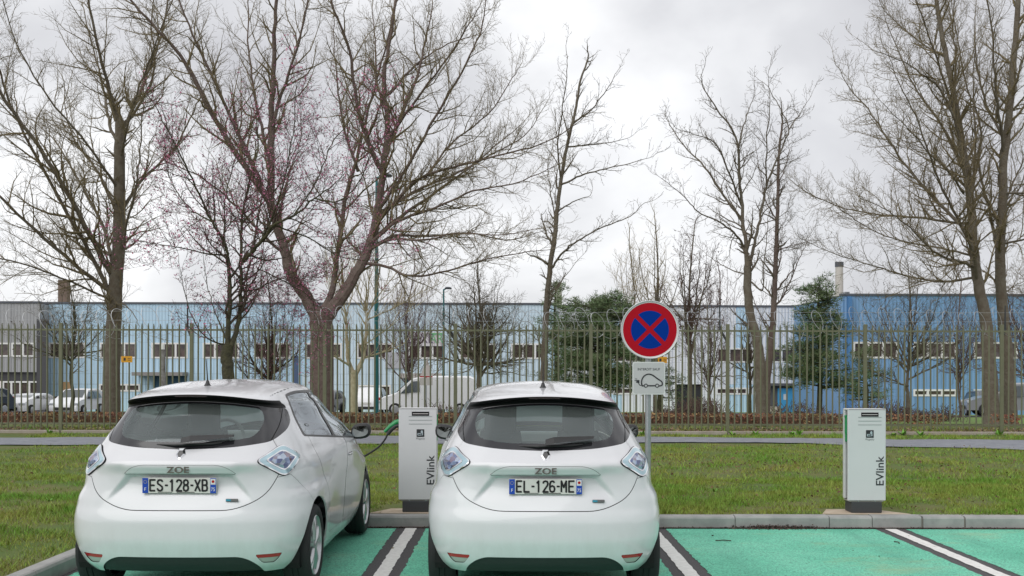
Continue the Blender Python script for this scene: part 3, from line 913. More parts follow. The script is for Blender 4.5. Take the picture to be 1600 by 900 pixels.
def plate_text(plate, txt):
    """pressed plate characters, drawn as thick even strokes"""
    M_ = mat('plate_black', (.008, .008, .009), .5)
    xs_ = {'ES-128-XB': [-.205, -.152, -.1, -.066, -.018, .030, .079, .112, .163], 'EL-126-ME': [-.205, -.152, -.1, -.066, -.018, .030, .079, .112, .166]}[txt]
    for ch, x0 in zip(txt, xs_):
        gw = .018 if ch == '-' else (.026 if ch == '1' else .034); H = .076; th = .0062
        b = MB(); k_ = 0
        for st in GLYPH[ch]:
            pts = [(x0 + p[0] * gw, .786 + p[1] * H / 2) for p in st]
            for p, q in zip(pts[:-1], pts[1:]):
                d = np.array([q[0] - p[0], q[1] - p[1]]); d = d / np.linalg.norm(d); nn = np.array([-d[1], d[0]]) * th
                e_ = d * th * .35; k_ += 1; yy = .0765 - .00012 * (k_ % 5)
                b.add([(p[0] - e_[0] + nn[0], yy, p[1] - e_[1] + nn[1]), (p[0] - e_[0] - nn[0], yy, p[1] - e_[1] - nn[1]), (q[0] + e_[0] - nn[0], yy, q[1] + e_[1] - nn[1]), (q[0] + e_[0] + nn[0], yy, q[1] + e_[1] + nn[1])], [(0, 1, 2, 3)])
                b.lathe([(0, yy - .00005), (th * .98, yy - .00004)], (q[0], 0, q[1]), 'y', 10)
        b.build('plate_character', M_, plate)
_others = [o for o in bpy.data.objects]
CAR2 = copy_tree(CAR)
CAR2_PLATE = [o for o in bpy.data.objects if o.parent == CAR2 and o.name.startswith('number_plate')][0]
plate_text(CAR_PLATE, 'ES-128-XB'); plate_text(CAR2_PLATE, 'EL-126-ME')
CAR.location = (-2.335, 7.20, .016); CAR.rotation_euler = (0, 0, math.radians(-.3))
CAR2.location = (.240, 7.28, .004); CAR2.rotation_euler = (0, 0, 0)
tag(CAR, 'white electric hatchback plugged in by cable, number plate ES-128-XB, seen rear and right side', 'car', 'white electric hatchbacks')
tag(CAR2, 'white electric hatchback seen squarely from behind, number plate EL-126-ME, left of the no-stopping sign', 'car', 'white electric hatchbacks')
# ------------------------------------------------------------------ ground
def gz(x, y):
    """height of the open ground beyond the kerb"""
    return float(np.interp(y, [10, 16, 21, 25, 30, 40, 57, 80, 140], [.125, .125, .115, .12, .10, -.15, -.85, -1.62, -1.7]))
KY = 10.87       # face of the long kerb
KX = -3.605      # face of the side kerb
def sheet(name, xs, ys, zf, m, bump=0.0, kind='structure', parent=None):
    X, Y = np.meshgrid(xs, ys); Z = np.vectorize(zf)(X, Y)
    if bump: Z = Z + RNG.normal(0, bump, Z.shape)
    idx = np.arange(X.size).reshape(X.shape)
    F = np.stack([idx[:-1, :-1], idx[:-1, 1:], idx[1:, 1:], idx[1:, :-1]], axis=2).reshape(-1, 4)
    me = np_mesh(name, np.stack([X, Y, Z], axis=2).reshape(-1, 3), F, True)
    o = link(name, me, parent, m)
    if kind: o['kind'] = kind
    return o

M_LAWN = mat('lawn_soil', (.075, .125, .018), .95, noise=(1.1, 1.0, (.13, .13, .035), 8), bump=(30, .6, .02))
M_FARG = mat('far_ground', (.12, .24, .03), .95, noise=(.25, .8, (.16, .22, .06), 6))
M_ASPH = mat('asphalt', (.055, .052, .054), .9, noise=(90, 1.2, (.10, .095, .097), 4), bump=(160, .7, .004))
M_TARM = mat('path_tarmac', (.19, .20, .225), .85, noise=(5, 1.0, (.25, .26, .285), 8), bump=(120, .4, .004))

def green_mat():
    m = bpy.data.materials.new('green_coating'); m.use_nodes = True; t = m.node_tree; b = t.nodes['Principled BSDF']
    co = t.nodes.new('ShaderNodeTexCoord')
    def nz(sc, det, rough=.6, stretch=None):
        n = t.nodes.new('ShaderNodeTexNoise'); n.inputs['Scale'].default_value = sc; n.inputs['Detail'].default_value = det; n.inputs['Roughness'].default_value = rough
        if stretch:
            q = t.nodes.new('ShaderNodeMapping'); q.inputs['Scale'].default_value = stretch
            t.links.new(co.outputs['Object'], q.inputs['Vector']); t.links.new(q.outputs[0], n.inputs['Vector'])
        else: t.links.new(co.outputs['Object'], n.inputs['Vector'])
        return n
    def ramp(src, stops):
        r = t.nodes.new('ShaderNodeValToRGB'); el = r.color_ramp.elements
        el[0].position, el[0].color = stops[0][0], (*stops[0][1], 1); el[1].position, el[1].color = stops[-1][0], (*stops[-1][1], 1)
        for p, c in stops[1:-1]:
            e_ = el.new(p); e_.color = (*c, 1)
        t.links.new(src, r.inputs['Fac']); return r
    def mix(a, bb, f, bt='MIX'):
        q = t.nodes.new('ShaderNodeMix'); q.data_type = 'RGBA'; q.blend_type = bt
        for s_, i in ((a, 6), (bb, 7), (f, 0)):
            if hasattr(s_, 'is_linked') or hasattr(s_, 'links'): t.links.new(s_, q.inputs[i])
            elif i == 0: q.inputs[0].default_value = s_
            else: q.inputs[i].default_value = (*s_, 1)
        return q.outputs[2]
    base = ramp(nz(.9, 8, .65).outputs['Fac'], [(.28, (.10, .44, .29)), (.5, (.15, .54, .37)), (.72, (.22, .60, .43))])
    fine = ramp(nz(70, 3).outputs['Fac'], [(.34, (.45, .46, .46)), (.50, (1, 1, 1)), (.68, (1.2, 1.2, 1.2))])
    c1 = mix(base.outputs[0], fine.outputs[0], 1.0, 'MULTIPLY')
    # dark pits where the coating has worn
    pits = ramp(nz(26, 5, .7).outputs['Fac'], [(.0, (0, 0, 0)), (.58, (0, 0, 0)), (.68, (.9, .9, .9))])
    c2 = mix(c1, (.05, .14, .11), pits.outputs[0])
    st = ramp(nz(.75, 6, .7, (1, 2.2, 1)).outputs['Fac'], [(0, (0, 0, 0)), (.54, (0, 0, 0)), (.72, (.8, .8, .8))])
    c3 = mix(c2, (.30, .42, .24), st.outputs[0])
    # rubber left by tyres, along the bays
    sx_ = t.nodes.new('ShaderNodeSeparateXYZ'); t.links.new(co.outputs['Object'], sx_.inputs[0])
    def mth(op, a, bv=0.0):
        q = t.nodes.new('ShaderNodeMath'); q.operation = op
        for i_, v_ in ((0, a), (1, bv)):
            if hasattr(v_, 'links'): t.links.new(v_, q.inputs[i_])
            else: q.inputs[i_].default_value = v_
        return q.outputs[0]
    xx = mth('MODULO', mth('ADD', sx_.outputs[0], 51.1), 2.5)          # 0..2.5 across a bay
    tr = mth('ABSOLUTE', mth('SUBTRACT', mth('ABSOLUTE', mth('SUBTRACT', xx, 1.30)), .74), 0.0)
    tm = ramp(tr, [(0, (1, 1, 1)), (.10, (.55, .55, .55)), (.20, (0, 0, 0))])
    wob = ramp(nz(3.0, 6, .7, (1.5, .35, 1)).outputs['Fac'], [(.35, (0, 0, 0)), (.7, (.5, .5, .5))])
    tf = mix((0, 0, 0), tm.outputs[0], wob.outputs[0])
    c3 = mix(c3, (.07, .26, .19), tf)
    t.links.new(c3, b.inputs['Base Color']); b.inputs['Roughness'].default_value = .82
    bp = t.nodes.new('ShaderNodeBump'); bp.inputs['Strength'].default_value = .5; bp.inputs['Distance'].default_value = .004
    t.links.new(nz(110, 3).outputs['Fac'], bp.inputs['Height']); t.links.new(bp.outputs[0], b.inputs['Normal'])
    return m
M_GREEN = green_mat()
M_LINE = mat('line_white', (.66, .65, .62), .8, noise=(22, .9, (.78, .77, .74), 6), bump=(110, .5, .004))

sheet('asphalt_ground', np.array([-900, KX, 0, 900.]), np.array([-900, -14, 0, KY + .02]), lambda x, y: 0, M_ASPH)
LX = [-3.52, -1.048, 1.452, 3.952, 6.452, 8.952]
def ragged(name, x0, x1, y0, y1, z, m, amp=.006, n=90):
    ys = np.linspace(y0, y1, n); L = x0 + RNG.normal(0, amp, n); R = x1 + RNG.normal(0, amp, n)
    V = [(L[i], ys[i], z) for i in range(n)] + [(R[i], ys[i], z) for i in range(n)]
    me = np_mesh(name, V, [(i, n + i, n + i + 1, i + 1) for i in range(n - 1)])
    return tag(link(name, me, None, m), kind='structure')
for i in range(len(LX) - 1):
    a = LX[i] + (.155 if i else -.02); b_ = LX[i + 1] - .155
    ragged('green_bay', a, b_, 5.6, KY - .065, .004, M_GREEN)
for x in LX[1:]:
    ragged('painted_line', x - .06, x + .06, 5.4, KY - .06, .006, M_LINE, .003)

ys1 = np.concatenate([np.arange(KY + .14, 26, .35), np.arange(26, 80, 2.0), [90, 140, 300, 900]])
xs1 = np.concatenate([[-600, -200, -80, -40], np.arange(-20, 20.1, .5), [40, 80, 200, 600]])
sheet('lawn', xs1, ys1, gz, M_LAWN, .004)
sheet('side_lawn', np.array([-60, -30, -12, -8, -6, -5, -4.4, KX - .13]), np.arange(-12, KY + .4, .4), lambda x, y: .125, M_LAWN, .003)
sheet('far_ground', np.linspace(-300, 300, 40), np.concatenate([np.arange(30.5, 80, 1.5), [100, 200, 850]]), lambda x, y: gz(x, y) + .02, M_FARG)
sheet('yard_asphalt', np.linspace(-60, 26, 30), np.arange(44, 79, 1.5), lambda x, y: gz(x, y) + .05, M_ASPH)
# the footpath, its edges overgrown
n = 240; xs = np.linspace(-40, 40, n)
near = np.interp(xs, [-30, -10.4, -2.6, 2.8, 5.2, 7.6, 10.0, 30], [20.6, 20.8, 21.4, 21.9, 22.1, 20.95, 20.15, 19.6]) + .10 * np.sin(xs * 2.3) + RNG.normal(0, .06, n)
far = np.interp(xs, [-30, -10.4, -2.6, 2.8, 6.8, 10.3, 30], [23.0, 23.1, 23.9, 23.8, 23.3, 22.95, 22.8]) + .08 * np.sin(xs * 1.9 + 1) + RNG.normal(0, .05, n)
V = [(xs[i], near[i], gz(0, near[i]) + .022) for i in range(n)] + [(xs[i], .5 * (near[i] + far[i]), gz(0, 22.2) + .05) for i in range(n)] + [(xs[i], far[i], gz(0, far[i]) + .022) for i in range(n)]
F = [(r * n + i, r * n + i + 1, (r + 1) * n + i + 1, (r + 1) * n + i) for r in range(2) for i in range(n - 1)]
tag(link('footpath', np_mesh('footpath', V, F), None, M_TARM), kind='structure')

# kerbs: each stone its own
M_KERB = mat('kerb_concrete', (.27, .275, .265), .85, noise=(5, .9, (.36, .36, .345), 8), bump=(70, .5, .003))
M_KERB2 = mat('kerb_concrete_pale', (.38, .375, .36), .85, noise=(6, .8, (.30, .30, .29), 8), bump=(70, .5, .003))
kerb = thing('kerb', 'long grey concrete kerb running along the heads of the parking bays', 'kerb', (0, KY, 0))
jx = [-12.6, -11.6, -10.6, -9.6, -8.6, -7.6, -6.6, -5.6, -4.6, -3.60, -2.66, -1.66, -.66, .34, 1.34, 2.342, 3.33, 3.78, 4.30, 4.76, 5.76, 6.76, 7.76, 8.76, 9.76, 10.76]
jx = [x for x in jx if x >= -3.7]
for a, b_ in zip(jx[:-1], jx[1:]):
    g = .009 if a not in (4.30,) else .035
    m = MB(); w = b_ - a - g
    prof = [(0, -.05), (0, .105), (.012, .122), (.028, .128), (.135, .130), (.145, .12), (.145, -.05)]
    dy = random.uniform(-.004, .004); dz = random.uniform(-.003, .002)
    m.prism([(p[0] + dy, p[1] + dz) for p in prof], 'x', a + g / 2, b_ - g / 2)
    m.build('kerb_stone', M_KERB, kerb)
m = MB(); m.box((3.6, .08, .03), (14.5, .12, .15)); m.build('joint_mortar', mat('mortar', (.26, .24, .21), .95), kerb)
kerb2 = thing('kerb', 'pale concrete side kerb running towards the viewer past the plugged-in hatchback', 'kerb', (KX, 0, 0))
y = -3.13
while y < KY - .2:
    y2 = min(y + 1.0, KY - .002)
    m = MB()
    prof = [(0, -.05), (0, .100), (-.012, .12), (-.030, .128), (-.122, .130), (-.132, .12), (-.132, -.05)]
    m.prism(prof, 'y', y + .005, y2 - .005)
    m.build('kerb_stone', M_KERB2, kerb2)
    y = y2
m = MB(); m.box((-.07, 3.9, .03), (.11, 13.9, .15)); m.build('joint_mortar', mat('mortar', (.26, .24, .21), .95), kerb2)

# ------------------------------------------------------------------ grass blades, leaves, litter
def in_path(x, y):
    return (y > np.interp(x, xs, near) - .03) & (y < np.interp(x, xs, far) + .03)
PADS = [(-1.40, -.55, 11.02, 11.55), (3.32, 4.25, 11.02, 11.55)]
def blades(n, x0, x1, y0, y1, hmin, hmax, wid, zf, edge=1.0):
    x = RNG.uniform(x0, x1, n); y = y0 + (y1 - y0) * RNG.random(n) ** edge
    k = ~in_path(x, y)
    for a in PADS: k &= ~((x > a[0]) & (x < a[1]) & (y > a[2]) & (y < a[3]))
    # patchiness: tufts and thin places
    f = np.sin(x * 2.1 + np.sin(y * 1.3) * 2) * np.sin(y * 1.9 + np.sin(x * .9) * 2) + .6 * np.sin(x * 7.3 + y * 3.1) * np.sin(y * 6.1 - x * 2.2)
    k &= RNG.random(n) < .62 + .46 * f
    x, y, f = x[k], y[k], f[k]; n = len(x)
    z = np.interp(y, [10, 16, 21, 25, 30, 40], [.125, .125, .115, .12, .10, -.15]) - .005
    if zf is not None: z = np.full(n, zf)
    h = RNG.uniform(hmin, hmax, n) * (1 + .35 * f) * np.where(RNG.random(n) < .05, 1.6, 1); w = RNG.uniform(.6, 1.3, n) * wid
    a = RNG.uniform(0, 2 * np.pi, n); lean = RNG.uniform(.2, 1.1, n) * h; la = RNG.uniform(0, 2 * np.pi, n)
    dx, dy = np.cos(a) * w, np.sin(a) * w; lx, ly = np.cos(la) * lean, np.sin(la) * lean
    V = np.stack([np.stack([x - dx, y - dy, z], 1), np.stack([x + dx, y + dy, z], 1), np.stack([x + lx, y + ly, z + h], 1)], 1).reshape(-1, 3)
    return V
def blade_obj(name, V, m):
    me = np_mesh(name, V, np.arange(len(V)).reshape(-1, 3))
    return tag(link(name, me, None, m), kind='stuff')
M_BLADE = mat('grass_blade', (.13, .275, .022), .7, noise=(.8, 1.0, (.25, .29, .045), 6), island=.45)
Vg = np.vstack([blades(190000, -3.4, 9.5, KY + .15, 14.5, .025, .055, .0045, None),
                blades(120000, -9.5, 12.5, 14.0, 21.5, .03, .06, .006, None),
                blades(30000, -11, 14.5, 22.8, 24.9, .03, .075, .008, None),
                blades(9000, -13, 15, 25.2, 27.2, .05, .15, .010, None),
                blades(60000, -7.2, KX - .13, 6.2, 12.5, .03, .065, .004, .12),
                blades(35000, -9.8, -3.4, 12.0, 15.0, .03, .06, .005, None)])
blade_obj('grass', Vg, M_BLADE)
# broad-leaved weeds at the fence foot and in the turf
M_WEED = mat('weed_leaf', (.13, .30, .035), .6, island=.35)
W_ = []
for q in range(70):
    if q < 22: cx, cy, r_ = RNG.uniform(-11, 13), RNG.uniform(24.4, 24.85), .16
    else: cx, cy, r_ = RNG.uniform(-8, 10), RNG.uniform(11.2, 20), .06
    if cx < -3.6 and cy < 11.3: continue
    zb_ = float(np.interp(cy, [10, 16, 21, 25], [.125, .125, .115, .12]))
    for b_ in range(16 if q < 22 else 9):
        a_ = RNG.uniform(0, 6.28); L_ = r_ * RNG.uniform(.6, 1.3); w_ = r_ * .16; e_ = np.array([math.cos(a_), math.sin(a_), RNG.uniform(.3, 1.4)]); e_ /= np.linalg.norm(e_)
        s_ = np.array([-math.sin(a_), math.cos(a_), 0]); o_ = np.array([cx, cy, zb_])
        W_ += [o_, o_ + e_ * L_ * .55 + s_ * w_, o_ + e_ * L_, o_ + e_ * L_ * .55 - s_ * w_]
me = np_mesh('weeds', np.array(W_), np.arange(len(W_)).reshape(-1, 4)); tag(link('weeds', me, None, M_WEED), kind='stuff')
# straw-coloured dead blades and weeds
M_STRAW = mat('dead_grass', (.26, .20, .085), .8, island=.4)
blade_obj('dead_grass', np.vstack([blades(17000, -9, 12, KY + .15, 21.5, .02, .05, .005, None), blades(9000, -7, KX - .13, 6.2, 12, .02, .05, .004, .12)]), M_STRAW)
def leaf_cloud(P, size, flat=.6, rnd=.5):
    """one four-cornered curled leaf per point"""
    n = len(P); s = size * RNG.uniform(1 - rnd, 1 + rnd, n)
    a = RNG.uniform(0, 2 * np.pi, n)
    t1 = np.stack([np.cos(a), np.sin(a), RNG.normal(0, flat, n)], 1); t1 /= np.linalg.norm(t1, axis=1, keepdims=True)
    t2 = np.cross(t1, RNG.normal(0, 1, (n, 3)) * [flat, flat, 1]); t2 /= np.linalg.norm(t2, axis=1, keepdims=True) + 1e-9
    s = s[:, None]
    V = np.stack([P - t1 * s, P + t2 * s * .5, P + t1 * s, P - t2 * s * .5], 1).reshape(-1, 3)
    return V
def leaf_obj(name, V, m, parent=None, kind='stuff'):
    me = np_mesh(name, V, np.arange(len(V)).reshape(-1, 4))
    o = link(name, me, parent, m)
    if kind: o['kind'] = kind
    return o
M_DLEAF = mat('fallen_leaf', (.155, .085, .045), .8, island=.6)
n = 1500
lx = RNG.uniform(-9, 12, n); ly = KY + .2 + RNG.random(n) * 10
lx = np.where(RNG.random(n) < .5, RNG.normal(4.6, 2.5, n), lx); ly = np.where(RNG.random(n) < .35, RNG.normal(17.0, .8, n), ly)
ok = (ly > KY + .2) & ~((lx < -3.6) & (ly < 10.9)); lx, ly = lx[ok], ly[ok]
lz = np.interp(ly, [10, 16, 21, 25, 30], [.125, .125, .115, .12, .10]) + .035
l2x = RNG.uniform(-6.5, KX - .2, 160); l2y = RNG.uniform(6.2, 12, 160)
n3 = 11000; l3x = RNG.uniform(-13, 16, n3); l3y = 25.15 + RNG.random(n3) * 2.0
leaf_obj('fallen_leaves', leaf_cloud(np.vstack([np.stack([lx, ly, lz], 1), np.stack([l2x, l2y, np.full(160, .15)], 1)]), .020), M_DLEAF)
leaf_obj('leaf_litter', leaf_cloud(np.stack([l3x, l3y, .11 + RNG.random(n3) * .05], 1), .05, .9), mat('litter_leaf', (.27, .185, .125), .85, island=.6))
gx = np.linspace(KX, 12, 260); gw = .030 + np.abs(RNG.normal(0, .008, 260)) + .035 * np.exp(-((gx - 2.75) / .35) ** 2)
V = [(gx[i], KY - gw[i], .009) for i in range(260)] + [(gx[i], KY + .003, .012) for i in range(260)]
tag(link('gutter_dirt', np_mesh('gutter_dirt', V, [(i, i + 1, 261 + i, 260 + i) for i in range(259)]), None, mat('gutter_dirt', (.075, .050, .043), .95, noise=(30, 1, (.12, .09, .075), 5), bump=(60, .8, .01))), kind='structure')
# bits swept against the kerb foot
n4 = 2600; q = RNG.random(n4)
l4x = np.where(q < .45, RNG.normal(2.75, .22, n4), RNG.uniform(-3.5, 7.5, n4))
l4y = KY - .004 - np.abs(RNG.normal(0, 1, n4)) * np.where(np.abs(l4x - 2.75) < .5, .045, .018)
l4z = .006 + np.abs(RNG.normal(0, 1, n4)) * np.where((np.abs(l4x - 2.75) < .45) & (l4y > KY - .05), .014, .004)
leaf_obj('gutter_debris', leaf_cloud(np.stack([l4x, l4y, l4z], 1), .012, .5), mat('debris', (.085, .060, .048), .9, island=.6))
V = np.stack([RNG.uniform(-3.3, 7, 90), RNG.uniform(8.2, 10.7, 90), np.full(90, .011)], 1)
leaf_obj('bay_litter', leaf_cloud(V, .011, .12), mat('debris2', (.14, .10, .06), .9, island=.6))
tw = MB(); tw.tube([(1.97, 10.02, .012), (2.05, 10.03, .014), (2.12, 10.01, .012)], .005, 5)
tag(tw.build('fallen_twig', mat('twig_dark', (.06, .055, .04), .9)), 'thin dark twig lying on the green bay right of the middle hatchback', 'twig')
tw = MB(); tw.tube([(3.68, 9.98, .012), (3.70, 9.93, .016), (3.695, 9.88, .012)], .005, 5)
tag(tw.build('fallen_twig', mat('twig_dark', (.06, .055, .04), .9)), 'short bent twig on the green bay in front of the right charging post', 'twig')
tw = MB(); tw.box((1.62, 9.93, .012), (.05, .03, .004), .4)

# ------------------------------------------------------------------ charging posts
M_CAB = mat('cabinet_white', (.62, .625, .63), .42, noise=(2.5, .3, (.585, .59, .595), 4))
M_CAB2 = mat('cabinet_white_side', (.62, .625, .62), .42)
M_PLINTH = mat('plinth_charcoal', (.045, .047, .05), .6)
M_GRN = mat('plug_green', (.012, .25, .075), .4, coat=.3)
M_PRINT = mat('print_black', (.02, .022, .025), .5)
M_SLOT = mat('slot_grey', (.30, .33, .325), .6)
def charger(label):
    c = thing('charging_post', label, 'charging post', group='charging posts')
    b = MB(); b.box((0, .11, .06), (.325, .22, .12), bev=.006); b.build('plinth', M_PLINTH, c)
    b = MB(); b.box((0, .115, .125), (.36, .20, .012)); b.build('plinth_collar', mat('collar_grey', (.35, .34, .30), .5), c)
    b = MB()
    for x in (-.09, .09): b.lathe([(0, .006), (.006, .007), (.007, .012)], (x, .0, .125), 'y', 8)
    b.build('bolt', M_CHROME, c)
    # front cover folded over a narrower core; sockets sit in the shadow gap on both sides
    b = MB(); b.box((.0, .115, .625), (.355, .17, .975)); b.build('core', mat('core_dark', (.03, .03, .03), .6), c)
    b = MB(); b.box((0, .017, .622), (.405, .034, .98), bev=.005); f = b.build('front_cover', M_CAB, c)
    b = MB(); b.box((0, .15, .625), (.405, .05, .965), bev=.005); b.build('rear_cover', M_CAB2, c)
    b = MB(); b.box((0, .085, 1.105), (.405, .17, .016), bev=.004); b.build('top_cover', M_CAB2, c)
    b = MB(); b.box((.03, -.001, 1.052), (.185, .004, .044)); dp = b.build('display', M_GLOSSB, f)
    b = MB(); b.box((.03, -.0035, 1.052), (.165, .002, .008)); b.build('display_text_line', mat('display_text', (.45, .42, .42), .5), dp)
    for z in (1.022, .983, .942):
        b = MB(); b.box((.03, -.0005, z), (.25, .003, .007)); b.build('slot', M_SLOT, f)
    b = MB(); b.box((.03, -.001, .845), (.082, .004, .082), bev=.001); ic = b.build('pictogram', M_PRINT, f)
    b = MB(); MW = mat('picto_pale', (.40, .47, .50), .5)
    b.box((.022, -.0035, .832), (.046, .002, .024)); b.box((.045, -.0035, .845), (.022, .002, .046)); b.box((.046, -.0036, .868), (.012, .002, .014))
    b.build('pictogram_car', MW, ic)
    b = MB(); b.box((.018, -.0046, .832), (.022, .002, .010)); b.build('pictogram_window', M_PRINT, ic)
    text_mesh('small_print', 'Plugeasy', .028, mat('print_grey', (.16, .17, .17), .5), f, (.03, -.0008, .786), depth=.0006)
    text_mesh('name_lettering', 'EVlink', .118, M_PRINT, f, (.143, -.0008, .445), (math.pi / 2, -math.pi / 2, 0), .0008, 1.06, bold=.0012)
    return c
def pad(x0, x1, xa, xb, label):
    m = MB(); p = [(x0, 0), (x1, 0), (xb, .36), (xa, .36)]
    m.prism([(a, b_) for a, b_ in p], 'z', .02, .131 + .004)
    o = m.build('concrete_pad', mat('pad_concrete', (.42, .33, .235), .9, noise=(9, .9, (.52, .44, .34), 7), bump=(60, .5, .004)))
    o.location = (0, KY + .146, 0)
    tag(o, label, 'slab')
pad(-1.52, -.50, -1.32, -.62, 'sandy concrete slab under the left charging post beside the plugged-in hatchback')
pad(3.30, 4.24, 3.45, 3.97, 'sandy concrete slab under the right charging post')
ch1 = charger('white charging post between the two hatchbacks, its green plug pulled out to the left')
ch1.location = (-1.007, 11.08, .135)
ch2 = charger('white charging post standing alone at the head of the empty bay on the right')
ch2.location = (3.795, 11.08, .135)
def holster(c, sg, label=None):
    b = MB()
    b.box((sg * .193, .078, .93), (.032, .05, .19), bev=.008); b.box((sg * .20, .075, 1.03), (.03, .035, .03), bev=.006)
    b.box((sg * .196, .078, .80), (.02, .035, .09), bev=.006)
    return b.build('socket_holder', M_GRN, c)
holster(ch1, 1); holster(ch1, -1); holster(ch2, -1)
# plug and cable of the plugged-in car
plug = thing('charging_plug', 'green charging plug sticking out of the left side of the middle charging post', 'plug')
b = MB(); 
path = [(-1.19, 11.17, 1.105), (-1.25, 11.165, 1.088), (-1.31, 11.16, 1.045), (-1.372, 11.155, .988)]
for (p, q_), (r0, r1) in zip(zip(path[:-1], path[1:]), ((.030, .030), (.030, .026), (.026, .018))):
    pass
b.tube(path, [.026, .030, .024, .015], 12); b.build('grip', M_GRN, plug, smooth=True)
b = MB(); b.tube([(-1.19, 11.15, 1.062), (-1.25, 11.15, 1.05), (-1.30, 11.15, 1.01), (-1.335, 11.15, .965)], [.018, .022, .024, .022], 10)
b.build('grip_underside', M_BLACKP, plug, smooth=True)
cab = MB()
cp = [(-1.33, 11.15, .975), (-1.37, 11.16, .90), (-1.43, 11.19, .83), (-1.52, 11.24, .765), (-1.64, 11.32, .70), (-1.80, 11.42, .655), (-2.02, 11.50, .65), (-2.2, 11.50, .69), (-2.28, 11.44, .74)]
from mathutils.geometry import interpolate_bezier
def smoothpath(pts, k=6):
    P = [Vector(p) for p in pts]; out = []
    for i in range(len(P) - 1):
        p0 = P[max(i - 1, 0)]; p1 = P[i]; p2 = P[i + 1]; p3 = P[min(i + 2, len(P) - 1)]
        for j in range(k):
            t = j / k
            out.append(.5 * ((2 * p1) + (p2 - p0) * t + (2 * p0 - 5 * p1 + 4 * p2 - p3) * t * t + (3 * p1 - p0 - 3 * p2 + p3) * t ** 3))
    out.append(P[-1]); return out
cab.tube(smoothpath(cp), .0105, 8)
tag(cab.build('charging_cable', M_BLACKP, None, smooth=True), 'black charging cable drooping from the green plug to the front of the left hatchback', 'cable')

# ------------------------------------------------------------------ the traffic sign
sg_ = thing('no_stopping_sign', 'round red and blue no-stopping sign on a galvanised post with an electric car plate below', 'road sign', (1.523, 11.6, .125))
M_ZINC = mat('zinc_post', (.42, .44, .45), .4, metal=.7, noise=(20, .5, (.34, .36, .37)))
b = MB(); b.tube([(0, 0, 0), (0, 0, 2.02)], .034, 16); b.tube([(0, 0, 2.02), (0, 0, 2.03)], [.036, .03], 16); b.build('post', M_ZINC, sg_, smooth=True)
DX, DZ_, YS = .012, 1.983, -.052
b = MB(); b.lathe([(0, YS + .004), (.318, YS + .004), (.326, YS - .008), (.320, YS - .014), (.312, YS - .010), (.310, YS + .000)], (DX, 0, DZ_), 'y', 64); disc = b.build('sign_disc', mat('sign_rim_grey', (.55, .56, .56), .35, metal=.3), sg_, smooth=True)
M_SR = mat('sign_red', (.40, .004, .014), .45, spec=.15); M_SB = mat('sign_blue', (.001, .034, .26), .5, spec=.05)
b = MB(); b.lathe([(0, YS - .002), (.300, YS - .002), (.301, YS)], (DX, 0, DZ_), 'y', 64); b.build('red_field', M_SR, disc)
b = MB(); b.lathe([(.300, YS - .0025), (.312, YS - .0025)], (DX, 0, DZ_), 'y', 64); b.build('white_edge', mat('sign_white', (.68, .69, .68), .4), disc)
# four blue quarters between the arms of the cross
for k in range(4):
    a0 = math.radians(90 * k); R_ = .212; hwid = .0245
    lo = math.asin(hwid / R_)
    pts = [(hwid * 1.414 * math.cos(a0), hwid * 1.414 * math.sin(a0))]
    angs = np.linspace(a0 - math.pi / 4 + lo, a0 + math.pi / 4 - lo, 20)
    pts += [(R_ * math.cos(a), R_ * math.sin(a)) for a in angs]
    b = MB(); b.prism([(DX + p[0], DZ_ + p[1]) for p in pts], 'y', YS - .0045, YS - .0025); b.build('blue_quarter', M_SB, disc)
b = MB()
PZ = 1.443
rp_ = roundpoly([(-.182, -.182), (.182, -.182), (.182, .182), (-.182, .182)], .03, 6)
b.prism([(DX - .012 + p[0], PZ + p[1]) for p in rp_], 'y', YS - .004, YS + .004); plt = b.build('plate', mat('plate_backing', (.62, .64, .62), .35), sg_)
rp2 = roundpoly([(-.170, -.170), (.170, -.170), (.170, .170), (-.170, .170)], .025, 6)
b = MB(); b.prism([(DX - .012 + p[0], PZ + p[1]) for p in rp2], 'y', YS - .0052, YS - .0040); b.build('plate_face', mat('plate_face_grey', (.475, .485, .48), .5), plt)
text_mesh('plate_words', 'INTERDIT SAUF', .038, M_PRINT, plt, (DX - .012, YS - .0056, PZ + .098), depth=.0005, sx=.95, bold=.0004)
ev = MB()
def stroke(mb, pts, w, y):
    mb.tube([(DX - .012 + p[0], y, PZ + p[1]) for p in smoothpath([(p[0], p[1], 0) for p in pts], 5) for p in [(p.x, p.y)]], w, 6)
yb = YS - .0045
stroke(ev, [(-.048, -.078), (-.070, -.085), (-.080, -.06), (-.078, -.02), (-.055, .022), (-.01, .045), (.04, .035), (.09, .0), (.14, -.035), (.150, -.055), (.145, -.078), (.112, -.086)], .0082, yb)
stroke(ev, [(-.015, -.083), (.075, -.083)], .0080, yb)
stroke(ev, [(-.078, -.04), (-.082, -.075), (-.10, -.078), (-.115, -.05)], .005, yb)
for cx in (-.033, .093):
    pp = [(cx + .018 * math.cos(a), -.083 + .018 * math.sin(a)) for a in np.linspace(0, 2 * math.pi, 13)]
    stroke(ev, pp, .0055, yb)
ev.box((DX - .012 - .122, yb, PZ - .036), (.034, .008, .030), 0); ev.box((DX - .012 - .148, yb, PZ - .026), (.022, .006, .006)); ev.box((DX - .012 - .142, yb, PZ - .008), (.022, .006, .006))
ev.build('car_pictogram', M_PRINT, plt)
for z in (PZ + .10, PZ - .10, DZ_ + .12, DZ_ - .12):
    b = MB(); b.box((0, -.02, z), (.10, .06, .025)); b.build('bracket', M_ZINC, sg_)

